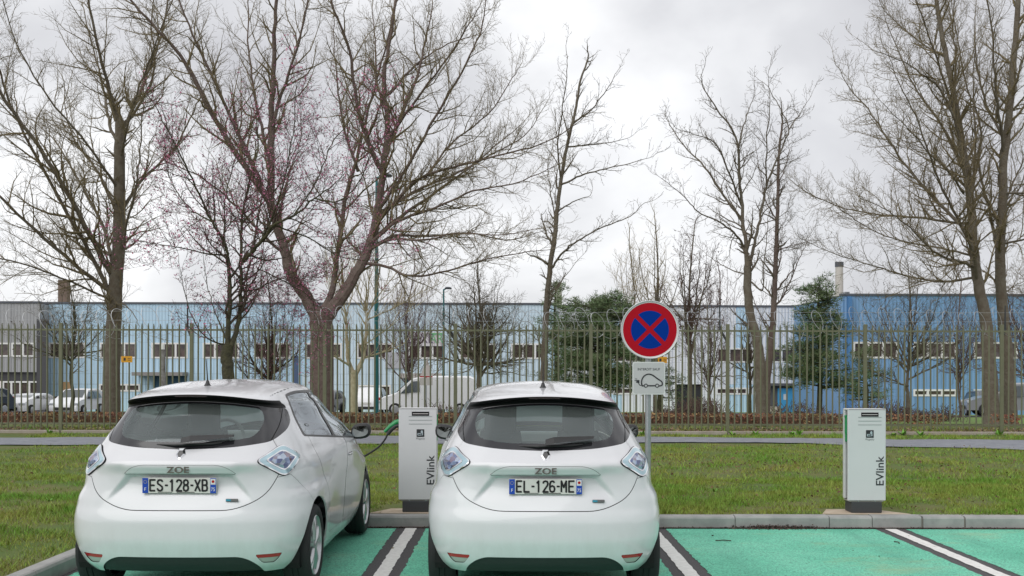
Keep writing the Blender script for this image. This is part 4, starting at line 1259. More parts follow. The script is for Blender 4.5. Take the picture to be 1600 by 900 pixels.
# ------------------------------------------------------------------ steel fence with razor wire
FY = 25.0
M_FENCE = mat('fence_olive', (.13, .14, .08), .5, noise=(6, .5, (.16, .165, .10), 4))
fence = thing('steel_fence', 'tall olive green steel picket fence topped with razor wire, running behind the footpath', 'fence', (0, FY, 0))
posts_u = [-118, 95, 300, 508, 712, 923, 1137, 1352, 1565, 1780]
px = [(u - 800) * FY / FOC for u in posts_u]
b = MB(); b.box((0, .0, .95 + .52), (.085, .07, 2.62), bev=.008); pm = b.build('post', M_FENCE, fence); pm.location.x = px[0]
for x in px[1:]:
    q = pm.copy(); COL.objects.link(q); q.location.x = x + random.uniform(-.01, .01)
# picket: a pressed pale with a stiffening fold
def picket():
    b = MB()
    vs = []
    for z, s in ((.245, 1), (2.70, 1), (2.765, .35)):
        vs += [(-.020 * s, .008, z), (-.006 * s, -.010, z), (.006 * s, -.010, z), (.020 * s, .008, z), (0, .014, z)]
    fs = []
    for r in range(2):
        for k in range(5): fs.append((r * 5 + k, r * 5 + (k + 1) % 5, r * 5 + 5 + (k + 1) % 5, r * 5 + 5 + k))
    fs.append((10, 11, 12, 13, 14)); b.add(vs, fs); return b
pk0 = None
for a, b_ in zip(px[:-1], px[1:]):
    nn = 20
    for i in range(1, nn + 1):
        x = a + (b_ - a) * (i - (0 if True else 0)) / (nn + 1)
        if pk0 is None:
            pk0 = picket().build('picket', M_FENCE, fence); o = pk0
        else:
            o = pk0.copy(); COL.objects.link(o)
        o.location = (x + random.uniform(-.006, .006), -.035, random.uniform(-.008, .008)); o.rotation_euler = (0, random.uniform(-.004, .004), random.uniform(-.1, .1))
for z in (2.615, .355):
    for a, b_ in zip(px[:-1], px[1:]):
        m = MB(); m.box(((a + b_) / 2, -.012, z), (b_ - a - .09, .03, .042)); m.build('rail', M_FENCE, fence)
M_PLN = mat('plinth_concrete', (.30, .265, .215), .9, noise=(3, .9, (.38, .34, .29), 8), bump=(50, .5, .005))
for a, b_ in zip(px[:-1], px[1:]):
    m = MB(); m.box(((a + b_) / 2, .02, .10), (b_ - a - .02, .12, .19), bev=.012); m.build('plinth_slab', M_PLN, fence)
M_WIRE = mat('razor_wire', (.50, .51, .52), .35, metal=.8)
M_ARM = mat('wire_arm', (.03, .034, .035), .6)
for u in (300, 712, 1137, 1565, 95 - 205):
    x = (u - 800) * FY / FOC; sg2 = 1 if u == 1565 else -1
    m = MB(); m.tube([(x, .03, 2.33), (x + sg2 * .16, .16, 2.68)], .026, 6); m.tube([(x + sg2 * .16, .16, 2.66), (x + sg2 * .165, .17, 3.25)], [.026, .014], 6)
    m.build('wire_arm', M_ARM, fence)
# concertina coils, section by section
def coil(x0, x1, zc, rad, pitch, yo, rgh):
    n = int((x1 - x0) / pitch * 20); P = []
    ph = random.uniform(0, 6)
    for i in range(n + 1):
        t = i / 20
        a = 2 * math.pi * t + ph
        rr = rad * (1 + .10 * math.sin(t * 1.7 + ph)) 
        P.append((x0 + (x1 - x0) * i / n + .27 * math.cos(a + .4) * rgh, yo + rr * .30 * math.cos(a), zc + .05 * math.sin(t * .9 + ph) + rr * math.sin(a)))
    return P
for a, b_ in zip(px[:-1], px[1:]):
    m = MB(); m.tube(coil(a, b_, 2.80, .335, random.uniform(.36, .46), .12, 1), .006, 4)
    m.build('razor_wire_coil', M_WIRE, fence)
m = MB()
for z, y_ in ((3.08, .17), (2.86, .17)): m.tube([(px[0], y_, z), (0, y_, z - .015), (px[-1], y_, z)], .003, 4)
m.build('line_wire', M_WIRE, fence)
for u, v, t_ in ((198, 562.5, ''), (1035, 562, '')):
    p = PT(u, v, FY - .06)
    b = MB(); b.box((p.x, 0, p.z), (.27 if u < 500 else .22, .006, .15)); o = b.build('warning_plate', mat('warning_yellow', (.62, .30, .01), .5)); o.location.y = p.y
    tag(o, 'small yellow warning plate on the fence, beside the big trunk on the left' if u < 500 else 'small yellow warning plate on the fence, behind the round no-stopping sign', 'sign', 'yellow warning plates on the fence')
    q = MB(); q.box((p.x - .05, -.0045, p.z), (.05, .003, .07)); q.box((p.x + .06, -.0045, p.z + .02), (.07, .003, .012)); q.box((p.x + .06, -.0045, p.z - .02), (.07, .003, .012)); q.build('plate_marks', M_PRINT, o)

# clipped hedge behind the fence, keeping its brown leaves
hb = MB(); hb.box((-4.8, 27.35, .33), (26.6, .4, .22)); 
hedge = thing('hedge', 'low clipped hedge with rust brown winter leaves behind the steel fence', 'hedge', (0, 0, 0))
M_HC = mat('hedge_core', (.12, .07, .045), .95)
hb.build('branches', M_HC, hedge)
n = 30000
hx = RNG.uniform(-18, 22, n); hy = 27.05 + RNG.random(n) * .62; hz_ = .20 + RNG.random(n) ** .8 * .33
gap_ = (np.sin(hx * 1.1) + np.sin(hx * 2.7 + 1) > .3) & (hx > 8.5) | (RNG.random(n) < .45 * (hx > 8.5))
k = ~gap_; hx, hy, hz_ = hx[k], hy[k], hz_[k]
leaf_obj('brown_leaves', leaf_cloud(np.stack([hx, hy, hz_], 1), .034, 1.0), mat('hedge_leaf', (.30, .125, .070), .8, noise=(.7, .9, (.24, .18, .08), 4), island=.5), hedge)
# ------------------------------------------------------------------ factory buildings behind
def cladding(name, c1, c2, period=.25):
    m = bpy.data.materials.new(name); m.use_nodes = True; t = m.node_tree; b = t.nodes['Principled BSDF']
    co = t.nodes.new('ShaderNodeTexCoord')
    wv = t.nodes.new('ShaderNodeTexWave'); wv.wave_type = 'BANDS'; wv.bands_direction = 'X'; wv.wave_profile = 'SIN'
    wv.inputs['Scale'].default_value = .314 / period; wv.inputs['Distortion'].default_value = 0
    t.links.new(co.outputs['Object'], wv.inputs['Vector'])
    bp = t.nodes.new('ShaderNodeBump'); bp.inputs['Strength'].default_value = .8; bp.inputs['Distance'].default_value = .05
    t.links.new(wv.outputs['Fac'], bp.inputs['Height']); t.links.new(bp.outputs[0], b.inputs['Normal'])
    nz = t.nodes.new('ShaderNodeTexNoise'); nz.inputs['Scale'].default_value = .9; nz.inputs['Detail'].default_value = 8
    mp_ = t.nodes.new('ShaderNodeMapping'); mp_.inputs['Scale'].default_value = (3, 1, .35)
    t.links.new(co.outputs['Object'], mp_.inputs['Vector']); t.links.new(mp_.outputs[0], nz.inputs['Vector'])
    mi = t.nodes.new('ShaderNodeMix'); mi.data_type = 'RGBA'; mi.inputs[6].default_value = (*c1, 1); mi.inputs[7].default_value = (*c2, 1)
    t.links.new(nz.outputs['Fac'], mi.inputs['Factor']); t.links.new(mi.outputs[2], b.inputs['Base Color'])
    b.inputs['Roughness'].default_value = .5
    return m
M_LB = cladding('cladding_light_blue', (.44, .64, .80), (.54, .72, .84))
M_LB2 = cladding('cladding_hazed_blue', (.55, .69, .79), (.63, .75, .82))  # paler copy of the light blue, haze and overexposure put into the colour
M_MB = cladding('cladding_blue', (.15, .30, .52), (.21, .38, .60))
M_WH = cladding('cladding_white', (.68, .71, .76), (.78, .80, .83))
M_GY = cladding('cladding_grey', (.33, .335, .345), (.41, .415, .42))
M_WFR = mat('frame_white', (.78, .78, .76), .5)
M_PANE = mat('window_pane_dark', (.045, .035, .035), .08, spec=.8, noise=(1.5, .9, (.12, .085, .075), 4))
M_COP = mat('coping_dark', (.09, .10, .12), .6)
M_CORE = mat('wall_core', (.05, .06, .07), .9)
def bx(u, Y): return (u - CU) * Y / FOC
def bzz(v, Y): return CH - (v - HV) * Y / FOC

def building(name, label, Y, u0, u1, vt, bands, m, coping=True, zb=-1.75, depth=14, pw=1.0, patches=()):
    """bands: (v_top, v_bottom, [(ua, ub, lites)]) rows of windows"""
    x0, x1 = bx(u0, Y), bx(u1, Y); zt = bzz(vt, Y)
    r = thing(name, label, 'building', (x0, Y, zb))
    O = lambda x, y, z: (x - x0, y - Y, z - zb)
    def bo(nm, xa, xb, za, zc, ya, yb, mm, bev=0):
        b_ = MB(); b_.box(O((xa + xb) / 2, (ya + yb) / 2, (za + zc) / 2), (xb - xa, yb - ya, zc - za), bev=bev)
        return b_.build(nm, mm, r)
    bo('core_wall', x0 + .05, x1 - .05, zb, zt - .05, Y + .42, Y + depth, M_CORE)
    bo('roof_deck', x0, x1, zt - .04, zt + .02, Y + .1, Y + depth + .1, M_COP)
    bo('side_wall', x0, x0 + .04, zb, zt - .05, Y + .15, Y + depth, m); bo('side_wall', x1 - .04, x1, zb, zt - .05, Y + .15, Y + depth, m)
    # split the elevation into horizontal strips
    cuts = sorted(set([zb, zt] + [bzz(b_[0], Y) for b_ in bands] + [bzz(b_[1], Y) for b_ in bands]))
    for za, zc in zip(cuts[:-1], cuts[1:]):
        zm = (za + zc) / 2; holes = []
        for (va, vb, ws) in bands:
            if bzz(vb, Y) < zm < bzz(va, Y): holes += [(bx(w[0], Y), bx(w[1], Y)) for w in ws]
        holes.sort(); spans = []; cur = x0
        for a, b_ in holes:
            if a > cur + .02: spans.append((cur, a))
            cur = max(cur, b_)
        if cur < x1 - .02: spans.append((cur, x1))
        for a, b_ in spans:
            n_ = max(1, int(round((b_ - a) / pw)))
            for k in range(n_):
                xa = a + (b_ - a) * k / n_; xb = a + (b_ - a) * (k + 1) / n_
                mm = m
                for (pu0, pu1, pv0, pv1, pm_) in patches:
                    if bx(pu0, Y) <= (xa + xb) / 2 <= bx(pu1, Y) and bzz(pv1, Y) <= zm <= bzz(pv0, Y): mm = pm_
                bo('cladding_panel', xa + .006, xb - .006, za + .004, zc - .004, Y + (.0 if k % 2 else .012), Y + .12, mm)
    for (va, vb, ws) in bands:
        za, zc = bzz(vb, Y), bzz(va, Y)
        for w in ws:
            if len(w) > 3: continue
            xa, xb, nl = bx(w[0], Y), bx(w[1], Y), w[2]
            b_ = MB(); t_ = .12
            def fb(a0, a1, c0, c1): b_.box(O((a0 + a1) / 2, Y + .03, (c0 + c1) / 2), (a1 - a0, .14, c1 - c0))
            fb(xa, xb, zc - t_, zc); fb(xa, xb, za, za + t_)
            fb(xa, xa + t_, za + t_, zc - t_); fb(xb - t_, xb, za + t_, zc - t_)
            for k in range(1, nl):
                xm = xa + (xb - xa) * k / nl; fb(xm - .07, xm + .07, za + t_, zc - t_)
            fo = b_.build('window', M_WFR, r)
            p_ = MB()
            for k in range(nl):
                pa = xa + (xb - xa) * k / nl + .06; pb = xa + (xb - xa) * (k + 1) / nl - .06
                q = MB(); q.box(O((pa + pb) / 2, Y + .10, (za + zc) / 2), (pb - pa, .03, zc - za - .1))
                q.build('pane', M_PANE, fo)
    if coping: bo('coping', x0 - .05, x1 + .05, zt - .0, zt + .14, Y - .08, Y + .3, M_COP)
    return r, bo

rowA = [(76 + 80.25 * k, 76 + 80.25 * k + 57, 3) for k in range(0, 10)]
B1, bo1 = building('factory_building', 'long light blue corrugated factory hall with white framed ribbon windows, behind the hatchbacks', 80, 62, 866, 476,
    [(536.5, 561, rowA), (601, 613, [(155, 219, 3)]), (602, 624, [(559, 611, 3), (395, 450, 3)]), (585, 652, [(240, 292, 1, 'door'), (632, 690, 1, 'door')])], M_LB,
    patches=[(480, 866, 470, 700, M_LB2)])
Y = 80
M_DB = mat('door_dark_blue', (.035, .12, .20), .5); M_TEALD = mat('door_teal', (.06, .22, .33), .5)
bo1('entrance_door', bx(240, Y), bx(292, Y), -1.7, bzz(587, Y), Y + .2, Y + .26, M_DB)
bo1('entrance_door', bx(632, Y), bx(690, Y), -1.7, bzz(590, Y), Y + .2, Y + .26, M_TEALD)
bo1('canopy', bx(216, Y), bx(294, Y), bzz(588, Y), bzz(582.5, Y), Y - 1.4, Y - .02, mat('canopy_grey', (.26, .25, .24), .8))
bo1('canopy', bx(627, Y), bx(692, Y), bzz(591, Y), bzz(583.5, Y), Y - 1.4, Y - .02, mat('canopy_pale', (.44, .42, .39), .8))
bo1('grey_panel', bx(602, Y), bx(637, Y), bzz(576, Y), bzz(551, Y), Y - .12, Y - .02, mat('panel_grey', (.42, .43, .46), .5))
bo1('rain_pipe', bx(459, Y), bx(466, Y), -1.7, bzz(556, Y), Y - .2, Y - .02, mat('pipe_navy', (.06, .10, .19), .5))
bo1('rain_pipe', bx(862, Y), bx(868, Y), -1.7, bzz(478, Y), Y - .3, Y - .02, M_LB)
sb_ = bo1('name_board', bx(638, Y), bx(692, Y), bzz(541, Y), bzz(519, Y), Y - .14, Y - .02, mat('board_white', (.62, .60, .62), .5))
x0B = bx(62, Y)
text_mesh('board_lettering', 'LAXE', 1.05, mat('board_violet', (.12, .08, .16), .5), B1, (bx(657, Y) - x0B, -.16, bzz(530, Y) + 1.75), depth=.01, sx=.8)
text_mesh('board_lettering', 'AR', 1.05, mat('board_green', (.16, .42, .20), .5), B1, (bx(682, Y) - x0B, -.16, bzz(530, Y) + 1.75), depth=.01, sx=.8)
bo1('board_band', bx(671, Y), bx(691, Y), bzz(524, Y), bzz(520.5, Y), Y - .165, Y - .145, mat('board_green', (.16, .42, .20), .5))
bo1('loading_door', bx(97, Y), bx(111, Y), -1.7, bzz(598, Y), Y - .06, Y - .015, mat('door_ochre', (.52, .33, .17), .6))

B0, bo0 = building('workshop_building', 'grey corrugated workshop at the far left with white framed windows', 78.5, -70, 62, 475,
    [(537, 559, [(18, 54, 2), (-24, 16, 2)]), (597, 647, [(4, 60, 4), (-60, 2, 4)]), (583, 597, [(-70, 62, 0, 'x')])], M_GY)
bo0('dark_recess', bx(-70, 78.5), bx(62, 78.5), bzz(597, 78.5), bzz(583, 78.5), 78.7, 78.9, mat('recess_dark', (.05, .05, .055), .7))  # dark strip set back in the recess above the lower windows
bo0('corner_pier', bx(60, 78.5), bx(76, 78.5), -1.7, bzz(500, 78.5), 78.2, 78.45, mat('pier_dark', (.07, .07, .075), .7))

rowW = [(896, 950, 3), (958, 1012, 3), (1120, 1178, 3), (1202, 1259, 3)]
B2, bo2 = building('office_building', 'white corrugated works building with pale blue panels and recessed blue door, behind the no-stopping sign', 80.6, 866, 1312, 479,
    [(543, 566, rowW), (605, 616, [(958, 990, 2), (1119, 1168, 3)]), (600, 660, [(1056, 1097, 1, 'd'), (1197, 1262, 1, 'd')])], M_WH,
    patches=[(1140, 1180, 478, 700, M_LB), (952, 968, 478, 700, M_LB), (1271, 1312, 600, 700, M_MB)])
Y = 80.6
bo2('dark_opening', bx(1056, Y), bx(1097, Y), -1.7, bzz(602, Y), Y + .25, Y + .3, mat('opening_dark', (.03, .03, .035), .8))
bo2('porch_wall', bx(1197, Y), bx(1262, Y), -1.7, bzz(602, Y), Y + .25, Y + .3, mat('porch_grey', (.10, .10, .105), .8))
bo2('porch_lintel', bx(1196, Y), bx(1263, Y), bzz(602, Y), bzz(598, Y), Y - .3, Y - .0, mat('porch_grey', (.10, .10, .105), .8))
dd = bo2('blue_door', bx(1216, Y), bx(1240, Y), -1.72, bzz(606, Y), Y + .15, Y + .22, mat('door_bright_blue', (.06, .32, .58), .45))
bo2('door_notice', bx(1225, Y), bx(1231, Y), bzz(624, Y), bzz(615, Y), Y + .13, Y + .149, mat('notice_white', (.6, .62, .64), .5))
for ua, ub in ((1201, 1214), (1257, 1276)):
    bo2('pale_block', bx(ua, Y), bx(ub, Y), -1.72, bzz(634, Y), Y - 1.2, Y - .5, mat('block_pale', (.50, .45, .38), .8))

rowR = [(1333, 1403, 3), (1427, 1495, 3), (1521, 1590, 3), (1615, 1684, 3)]
B3, bo3 = building('factory_building', 'deep blue corrugated factory block on the right with a pale chimney on its roof', 69, 1314, 1760, 461,
    [(533, 559, rowR), (607, 618, [(1427, 1495, 3), (1521, 1590, 3)])], M_MB, zb=-1.45, depth=20)
Y = 69
bo3('rain_pipe', bx(1323, Y), bx(1329, Y), -1.4, bzz(463, Y), Y - .3, Y - .02, mat('pipe_blue', (.07, .2, .42), .5))
ch = thing('chimney', 'pale round factory chimney standing on the deep blue building', 'chimney', (bx(1311, 76), 76, 6.4))
b = MB(); b.tube([(0, 0, 0), (0, 0, 3.2)], [.30, .27], 16); b.build('shaft', mat('chimney_pale', (.55, .52, .47), .8), ch, smooth=True)
b = MB(); b.tube([(0, 0, 2.9), (0, 0, 3.25)], .31, 16); b.build('cap', M_COP, ch)
ve = thing('roof_vent', 'louvred grey vent beside the chimney on the roof edge', 'vent', (bx(1322, 74), 74, 6.5))
b = MB(); b.box((0, 0, .4), (.34, .5, .8)); b.build('vent_box', mat('vent_grey', (.35, .36, .37), .5), ve)
for k in range(3):
    b = MB(); b.box((-.1 + .1 * k, -.27, .45), (.03, .04, .7)); b.build('louvre', M_COP, ve)
c2 = MB(); c2.tube([(0, 0, 0), (0, 0, 6)], [.42, .38], 12)
o = c2.build('chimney', mat('chimney_pale', (.55, .52, .47), .8), None, smooth=True); o.location = (bx(872, 110), 110, 5.0)
tag(o, 'slim beige chimney rising behind the slender bare tree, left of the sign', 'chimney')
c2 = MB(); c2.box((0, 0, 3), (1.0, 1.0, 8))
o = c2.build('brick_stack', mat('stack_brown', (.20, .14, .125), .9)); o.location = (bx(100, 120), 120, 5.0)
tag(o, 'square brown brick stack behind the roof at the far left', 'chimney')

# ------------------------------------------------------------------ vehicles in the yard
def yard_car(name, label, cat, X, Y, rz, L, W, H, m, kind='hatch', group=None, lamps=True):
    r = thing(name, label, cat, (X, Y, gz(X, Y) + .06), rz, group)
    if kind == 'hatch':
        prof = [(.02, .30), (0, .55), (.06, .85), (.16, .98), (.42, 1.0 * H - .08), (.75, H - .01), (1.5, H), (2.2, H - .03), (2.95, 1.0), (3.55, .90), (L - .1, .72), (L, .5), (L - .05, .28)]
    else:
        prof = [(.02, .32), (0, .6), (.02, 1.2), (.08, H - .12), (.30, H - .02), (1.5, H), (2.7, H - .02), (3.15, H - .12), (3.95, 1.12), (L - .25, .92), (L - .04, .70), (L, .5), (L - .05, .30)]
    n = len(prof)
    vs = []; 
    for (fy, s_) in ((0, 1.0), (1, 1.0)): pass
    # three rows across: shoulder outline (full width), greenhouse pulled in
    def wid(y, z):
        w = W / 2
        if z > .95: w *= 1 - (.20 if kind == 'hatch' else .09) * (z - .95) / (H - .95)
        w *= 1 - .10 * max(0, 1 - y / .5) ** 2 - .12 * max(0, 1 - (L - y) / .7) ** 2
        return w
    rows = [(-1, 0), (-.86, .0), (0, .02), (.86, .0), (1, 0)]
    for f_, dz in rows:
        for (y, z) in prof:
            w = wid(y, z)
            zz = z - (.05 if abs(f_) == 1 and z > .9 else 0)
            vs.append((f_ * w, y, zz + (dz if z > .9 else 0)))
    fs = []
    for i in range(4):
        for k in range(n - 1): fs.append((i * n + k, i * n + k + 1, (i + 1) * n + k + 1, (i + 1) * n + k))
    fs.append(tuple(range(n))); fs.append(tuple(range(4 * n, 5 * n)))
    b = MB(); b.add(vs, fs); body = b.build('body', m, r, smooth=True)
    G = M_PANE2
    def quad(nm, pts, mm=None, par=r):
        q = MB(); pts = [Vector(p) for p in pts]; nrm = (pts[1] - pts[0]).cross(pts[2] - pts[0]).normalized() * .012
        k = len(pts); q.add([p + nrm for p in pts] + [p - nrm for p in pts], [tuple(range(k)), tuple(range(2 * k - 1, k - 1, -1))] + [(i, (i + 1) % k, k + (i + 1) % k, k + i) for i in range(k)])
        return q.build(nm, mm or G, par)
    for sgn in (-1, 1):
        if kind == 'hatch':
            side = [(.62, 1.0), (1.62, .98), (1.62, H - .10), (.90, H - .13)]; side2 = [(1.68, .98), (2.72, .98), (2.25, H - .12), (1.68, H - .10)]
            for sp in (side, side2): quad('side_window', [(sgn * (wid(y, z) + .012), y, z - .04) for y, z in sp])
        else:
            quad('side_window', [(sgn * (wid(y, z) + .012), y, z) for y, z in [(2.78, 1.18), (3.72, 1.10), (3.16, H - .26), (2.80, H - .24)]])
    if kind == 'hatch':
        quad('rear_window', [(-W * .38, .185, 1.0), (W * .38, .185, 1.0), (W * .33, .44, H - .13), (-W * .33, .44, H - .13)])
        quad('windscreen', [(-W * .38, 2.92, 1.03), (W * .38, 2.92, 1.03), (W * .33, 2.27, H - .05), (-W * .33, 2.27, H - .05)])
    else:
        quad('windscreen', [(-W * .43, 3.93, 1.17), (W * .43, 3.93, 1.17), (W * .40, 3.20, H - .14), (-W * .40, 3.20, H - .14)])
    for ay in (.78, L - .86):
        for sgn in (-1, 1):
            w_ = MB(); w_.lathe([(.0, sgn * (W / 2 - .0)), (.19, sgn * (W / 2 + .005)), (.205, sgn * (W / 2 + .01)), (.31, sgn * (W / 2 + .0)), (.315, sgn * (W / 2 - .2))], (0, ay, .31), 'x', 20)
            wh = w_.build('wheel', M_RUBBER, r, smooth=False)
            rm = MB(); rm.lathe([(0, sgn * (W / 2 + .02)), (.18, sgn * (W / 2 + .014)), (.2, sgn * (W / 2 + .008))], (0, ay, .31), 'x', 10); rm.build('rim', M_ALLOY, wh)
    for sgn in (-1, 1):
        q = MB()
        if kind == 'hatch': q.box((sgn * W * .40, .07, .86), (.20, .12, .20), bev=.03)
        else: q.box((sgn * W * .44, .02, .95), (.10, .06, .5), bev=.02)
        q.build('tail_light', M_RED, r)
        q = MB(); q.box((sgn * W * .38, L - .10, .68), (.32, .16, .14), bev=.03); q.build('headlight', mat('headlight_pale', (.45, .48, .5), .1, coat=1), r)
        q = MB(); q.box((sgn * (W / 2 + .07), 2.62 if kind == 'hatch' else 3.45, 1.02 if kind == 'hatch' else 1.15), (.16, .08, .13), bev=.03); q.build('wing_mirror', M_BLACKP, r)
    q = MB(); q.box((0, -.005, .62), (.52, .02, .11)); q.build('number_plate', MATS['plate_white'], r)
    q = MB(); q.box((0, L + .0, .42), (.9, .04, .16)); q.build('grille', M_BLACKP, r)
    q = MB(); q.box((0, -.0, .36), (W * .7, .05, .16)); q.build('lower_bumper', M_BLACKP, r)
    return r
M_PANE2 = mat('vehicle_glass_dark', (.035, .05, .055), .06, spec=.9, coat=.6)
MW2 = mat('far_white_paint', (.80, .81, .82), .35, coat=.5)
MD2 = mat('far_dark_paint', (.03, .035, .045), .3, coat=.6)
MS2 = mat('far_silver_paint', (.32, .33, .35), .3, metal=.5, coat=.6)
yard_car('parked_car', 'small white hatchback with red tail lights parked left of the white van, seen from behind', 'car', bx(572, 58), 58, 0, 4.0, 1.75, 1.5, MW2, group='cars parked in the yard')
yard_car('parked_van', 'white panel van parked side-on behind the fence, nose to the left', 'van', bx(746, 53), 52, math.radians(90), 4.85, 1.9, 1.95, MW2, 'van')
yard_car('parked_car', 'white car parked nose forward in the yard, just left of the big bare trunk', 'car', bx(143, 62), 62, math.radians(180), 4.0, 1.75, 1.5, MW2, group='cars parked in the yard')
yard_car('parked_car', 'white car between the fence post and dark car at the far left of the yard', 'car', bx(66, 60), 60, math.radians(180), 4.0, 1.75, 1.2, MW2, group='cars parked in the yard')
yard_car('parked_car', 'dark blue car cut off by the left edge of the view', 'car', bx(6, 56), 56, math.radians(160), 4.0, 1.75, 1.45, MD2, group='cars parked in the yard')
yard_car('parked_car', 'silver grey car at the right edge, half hidden by the twin trunks', 'car', bx(1650, 50), 50, math.radians(78), 4.2, 1.8, 1.6, MS2, group='cars parked in the yard')
yard_car('parked_car', 'dark car left of the twin trunks, in front of the deep blue building', 'car', bx(1527, 60), 60, math.radians(172), 3.9, 1.7, 1.45, MD2, group='cars parked in the yard')
yard_car('parked_car', 'dark car seen over the roof line right of the big forked trunk', 'car', bx(520, 60), 60, math.radians(176), 3.9, 1.7, 1.42, MD2, group='cars parked in the yard')

# ------------------------------------------------------------------ poles and small things behind the fence
M_TEAL = mat('lamp_teal', (.012, .13, .14), .45)
def lamp_post(u, Y, vtop, r0, label, arm=.5):
    x = bx(u, Y); z0 = gz(x, Y); h = bzz(vtop, Y) - z0
    t = thing('street_lamp', label, 'street lamp', (x, Y, z0), group='teal street lamps')
    b = MB(); b.tube([(0, 0, 0), (0, 0, h * .3), (0, 0, h)], [r0, r0 * .9, r0 * .5], 12); b.build('pole', M_TEAL, t, smooth=True)
    b = MB(); b.tube([(0, 0, h - .05), (arm * .6, -.05, h + .05)], [r0 * .5, r0 * .4], 8); b.build('arm', M_TEAL, t)
    b = MB(); b.lathe([(0, .10), (.16, .08), (.24, .0), (.20, -.05), (0, -.06)], (arm * .95, -.05, h + .05), 'z', 16); b.build('lamp_head', mat('lamp_head_dark', (.05, .06, .07), .4), t, smooth=True)
    return t
lamp_post(588, 46, 277, .115, 'tall teal street lamp rising behind the fence between the forked tree and the white van', .5)
lamp_post(693, 66, 452, .10, 'short distant teal lamp post behind the white van', .3)
gp = thing('marker_post', 'grey bare post with a white cap behind the fence, right of the yellow plate', 'post', (bx(254, 48), 48, gz(0, 48)))
b = MB(); b.tube([(0, 0, 0), (0, 0, bzz(547, 48) - gz(0, 48))], [.15, .13], 10); b.build('shaft', mat('post_grey', (.30, .29, .28), .9, noise=(4, .9, (.14, .13, .12), 6)), gp)
b = MB(); b.tube([(0, 0, bzz(547, 48) - gz(0, 48)), (0, 0, bzz(539, 48) - gz(0, 48))], [.10, .10], 10); b.build('cap', M_WFR, gp)
ts = thing('warning_triangle', 'small red edged triangular sign in front of the pale canopy, above the van', 'road sign', (bx(666, 50), 50, gz(0, 50)))
hh = bzz(598, 50) - gz(0, 50)
b = MB(); b.tube([(0, 0, 0), (0, 0, hh + .5)], .03, 8); b.build('post', M_ZINC, ts)
b = MB(); b.prism([(-.30, hh + .28), (.30, hh + .28), (0.05, hh + 1.2)], 'y', -.05, -.03); b.build('triangle', mat('sign_pale', (.55, .50, .48), .5), ts)
b = MB(); b.box((0, -.045, hh + .28), (.62, .03, .06)); b.build('red_edge', M_RED, ts)
b = MB(); b.box((0, -.045, hh + .05), (.62, .02, .36)); b.build('plate', mat('sign_grey2', (.48, .46, .43), .5), ts)
rb = thing('red_bin', 'small round red canister lying on the grass beside the twin trunks', 'canister', (bx(1577, 30), 30, gz(0, 30) + .02))
b = MB(); b.lathe([(0, 0), (.14, .01), (.16, .05), (.16, .22), (.12, .29), (0, .3)], (0, 0, 0), 'z', 16); b.build('drum', mat('drum_red', (.55, .05, .03), .4), rb, smooth=True)
b = MB(); b.tube([(-.2, 0, .05), (-.27, .02, .1)], .05, 8); b.build('spout', mat('drum_red', (.55, .05, .03), .4), rb)

# ------------------------------------------------------------------ trees
def seg_mesh(name, P0, P1, R0, R1, m, parent, kind=None):
    """loose three-sided twigs"""
    P0 = np.array(P0); P1 = np.array(P1); R0 = np.array(R0)[:, None, None]; R1 = np.array(R1)[:, None, None]
    d = P1 - P0; d /= np.linalg.norm(d, axis=1, keepdims=True) + 1e-9
    a = np.where(np.abs(d[:, 2:3]) < .9, [[0, 0, 1.]], [[1., 0, 0]])
    u = np.cross(d, a); u /= np.linalg.norm(u, axis=1, keepdims=True); w = np.cross(d, u)
    an = np.array([0, 2.0944, 4.18879])
    ring = u[:, None, :] * np.cos(an)[None, :, None] + w[:, None, :] * np.sin(an)[None, :, None]
    V = np.concatenate([P0[:, None] + ring * R0, P1[:, None] + ring * R1], axis=1).reshape(-1, 3)
    b = np.arange(len(P0))[:, None] * 6
    F = np.concatenate([b + [[0, 1, 4, 3]], b + [[1, 2, 5, 4]], b + [[2, 0, 3, 5]]], axis=0)
    me = np_mesh(name, V, F, True)
    o = link(name, me, parent, m)
    if kind: o['kind'] = kind
    return o

def unit(v):
    return v / (math.sqrt(v[0] ** 2 + v[1] ** 2 + v[2] ** 2) + 1e-12)

def catmull(pts, k=5):
    P = [np.array(p, float) for p in pts]; out = []
    for i in range(len(P) - 1):
        p0 = P[max(i - 1, 0)]; p1 = P[i]; p2 = P[i + 1]; p3 = P[min(i + 2, len(P) - 1)]
        for j in range(k):
            t = j / k
            out.append(.5 * ((2 * p1) + (p2 - p0) * t + (2 * p0 - 5 * p1 + 4 * p2 - p3) * t * t + (3 * p1 - p0 - 3 * p2 + p3) * t ** 3))
    out.append(P[-1]); return out

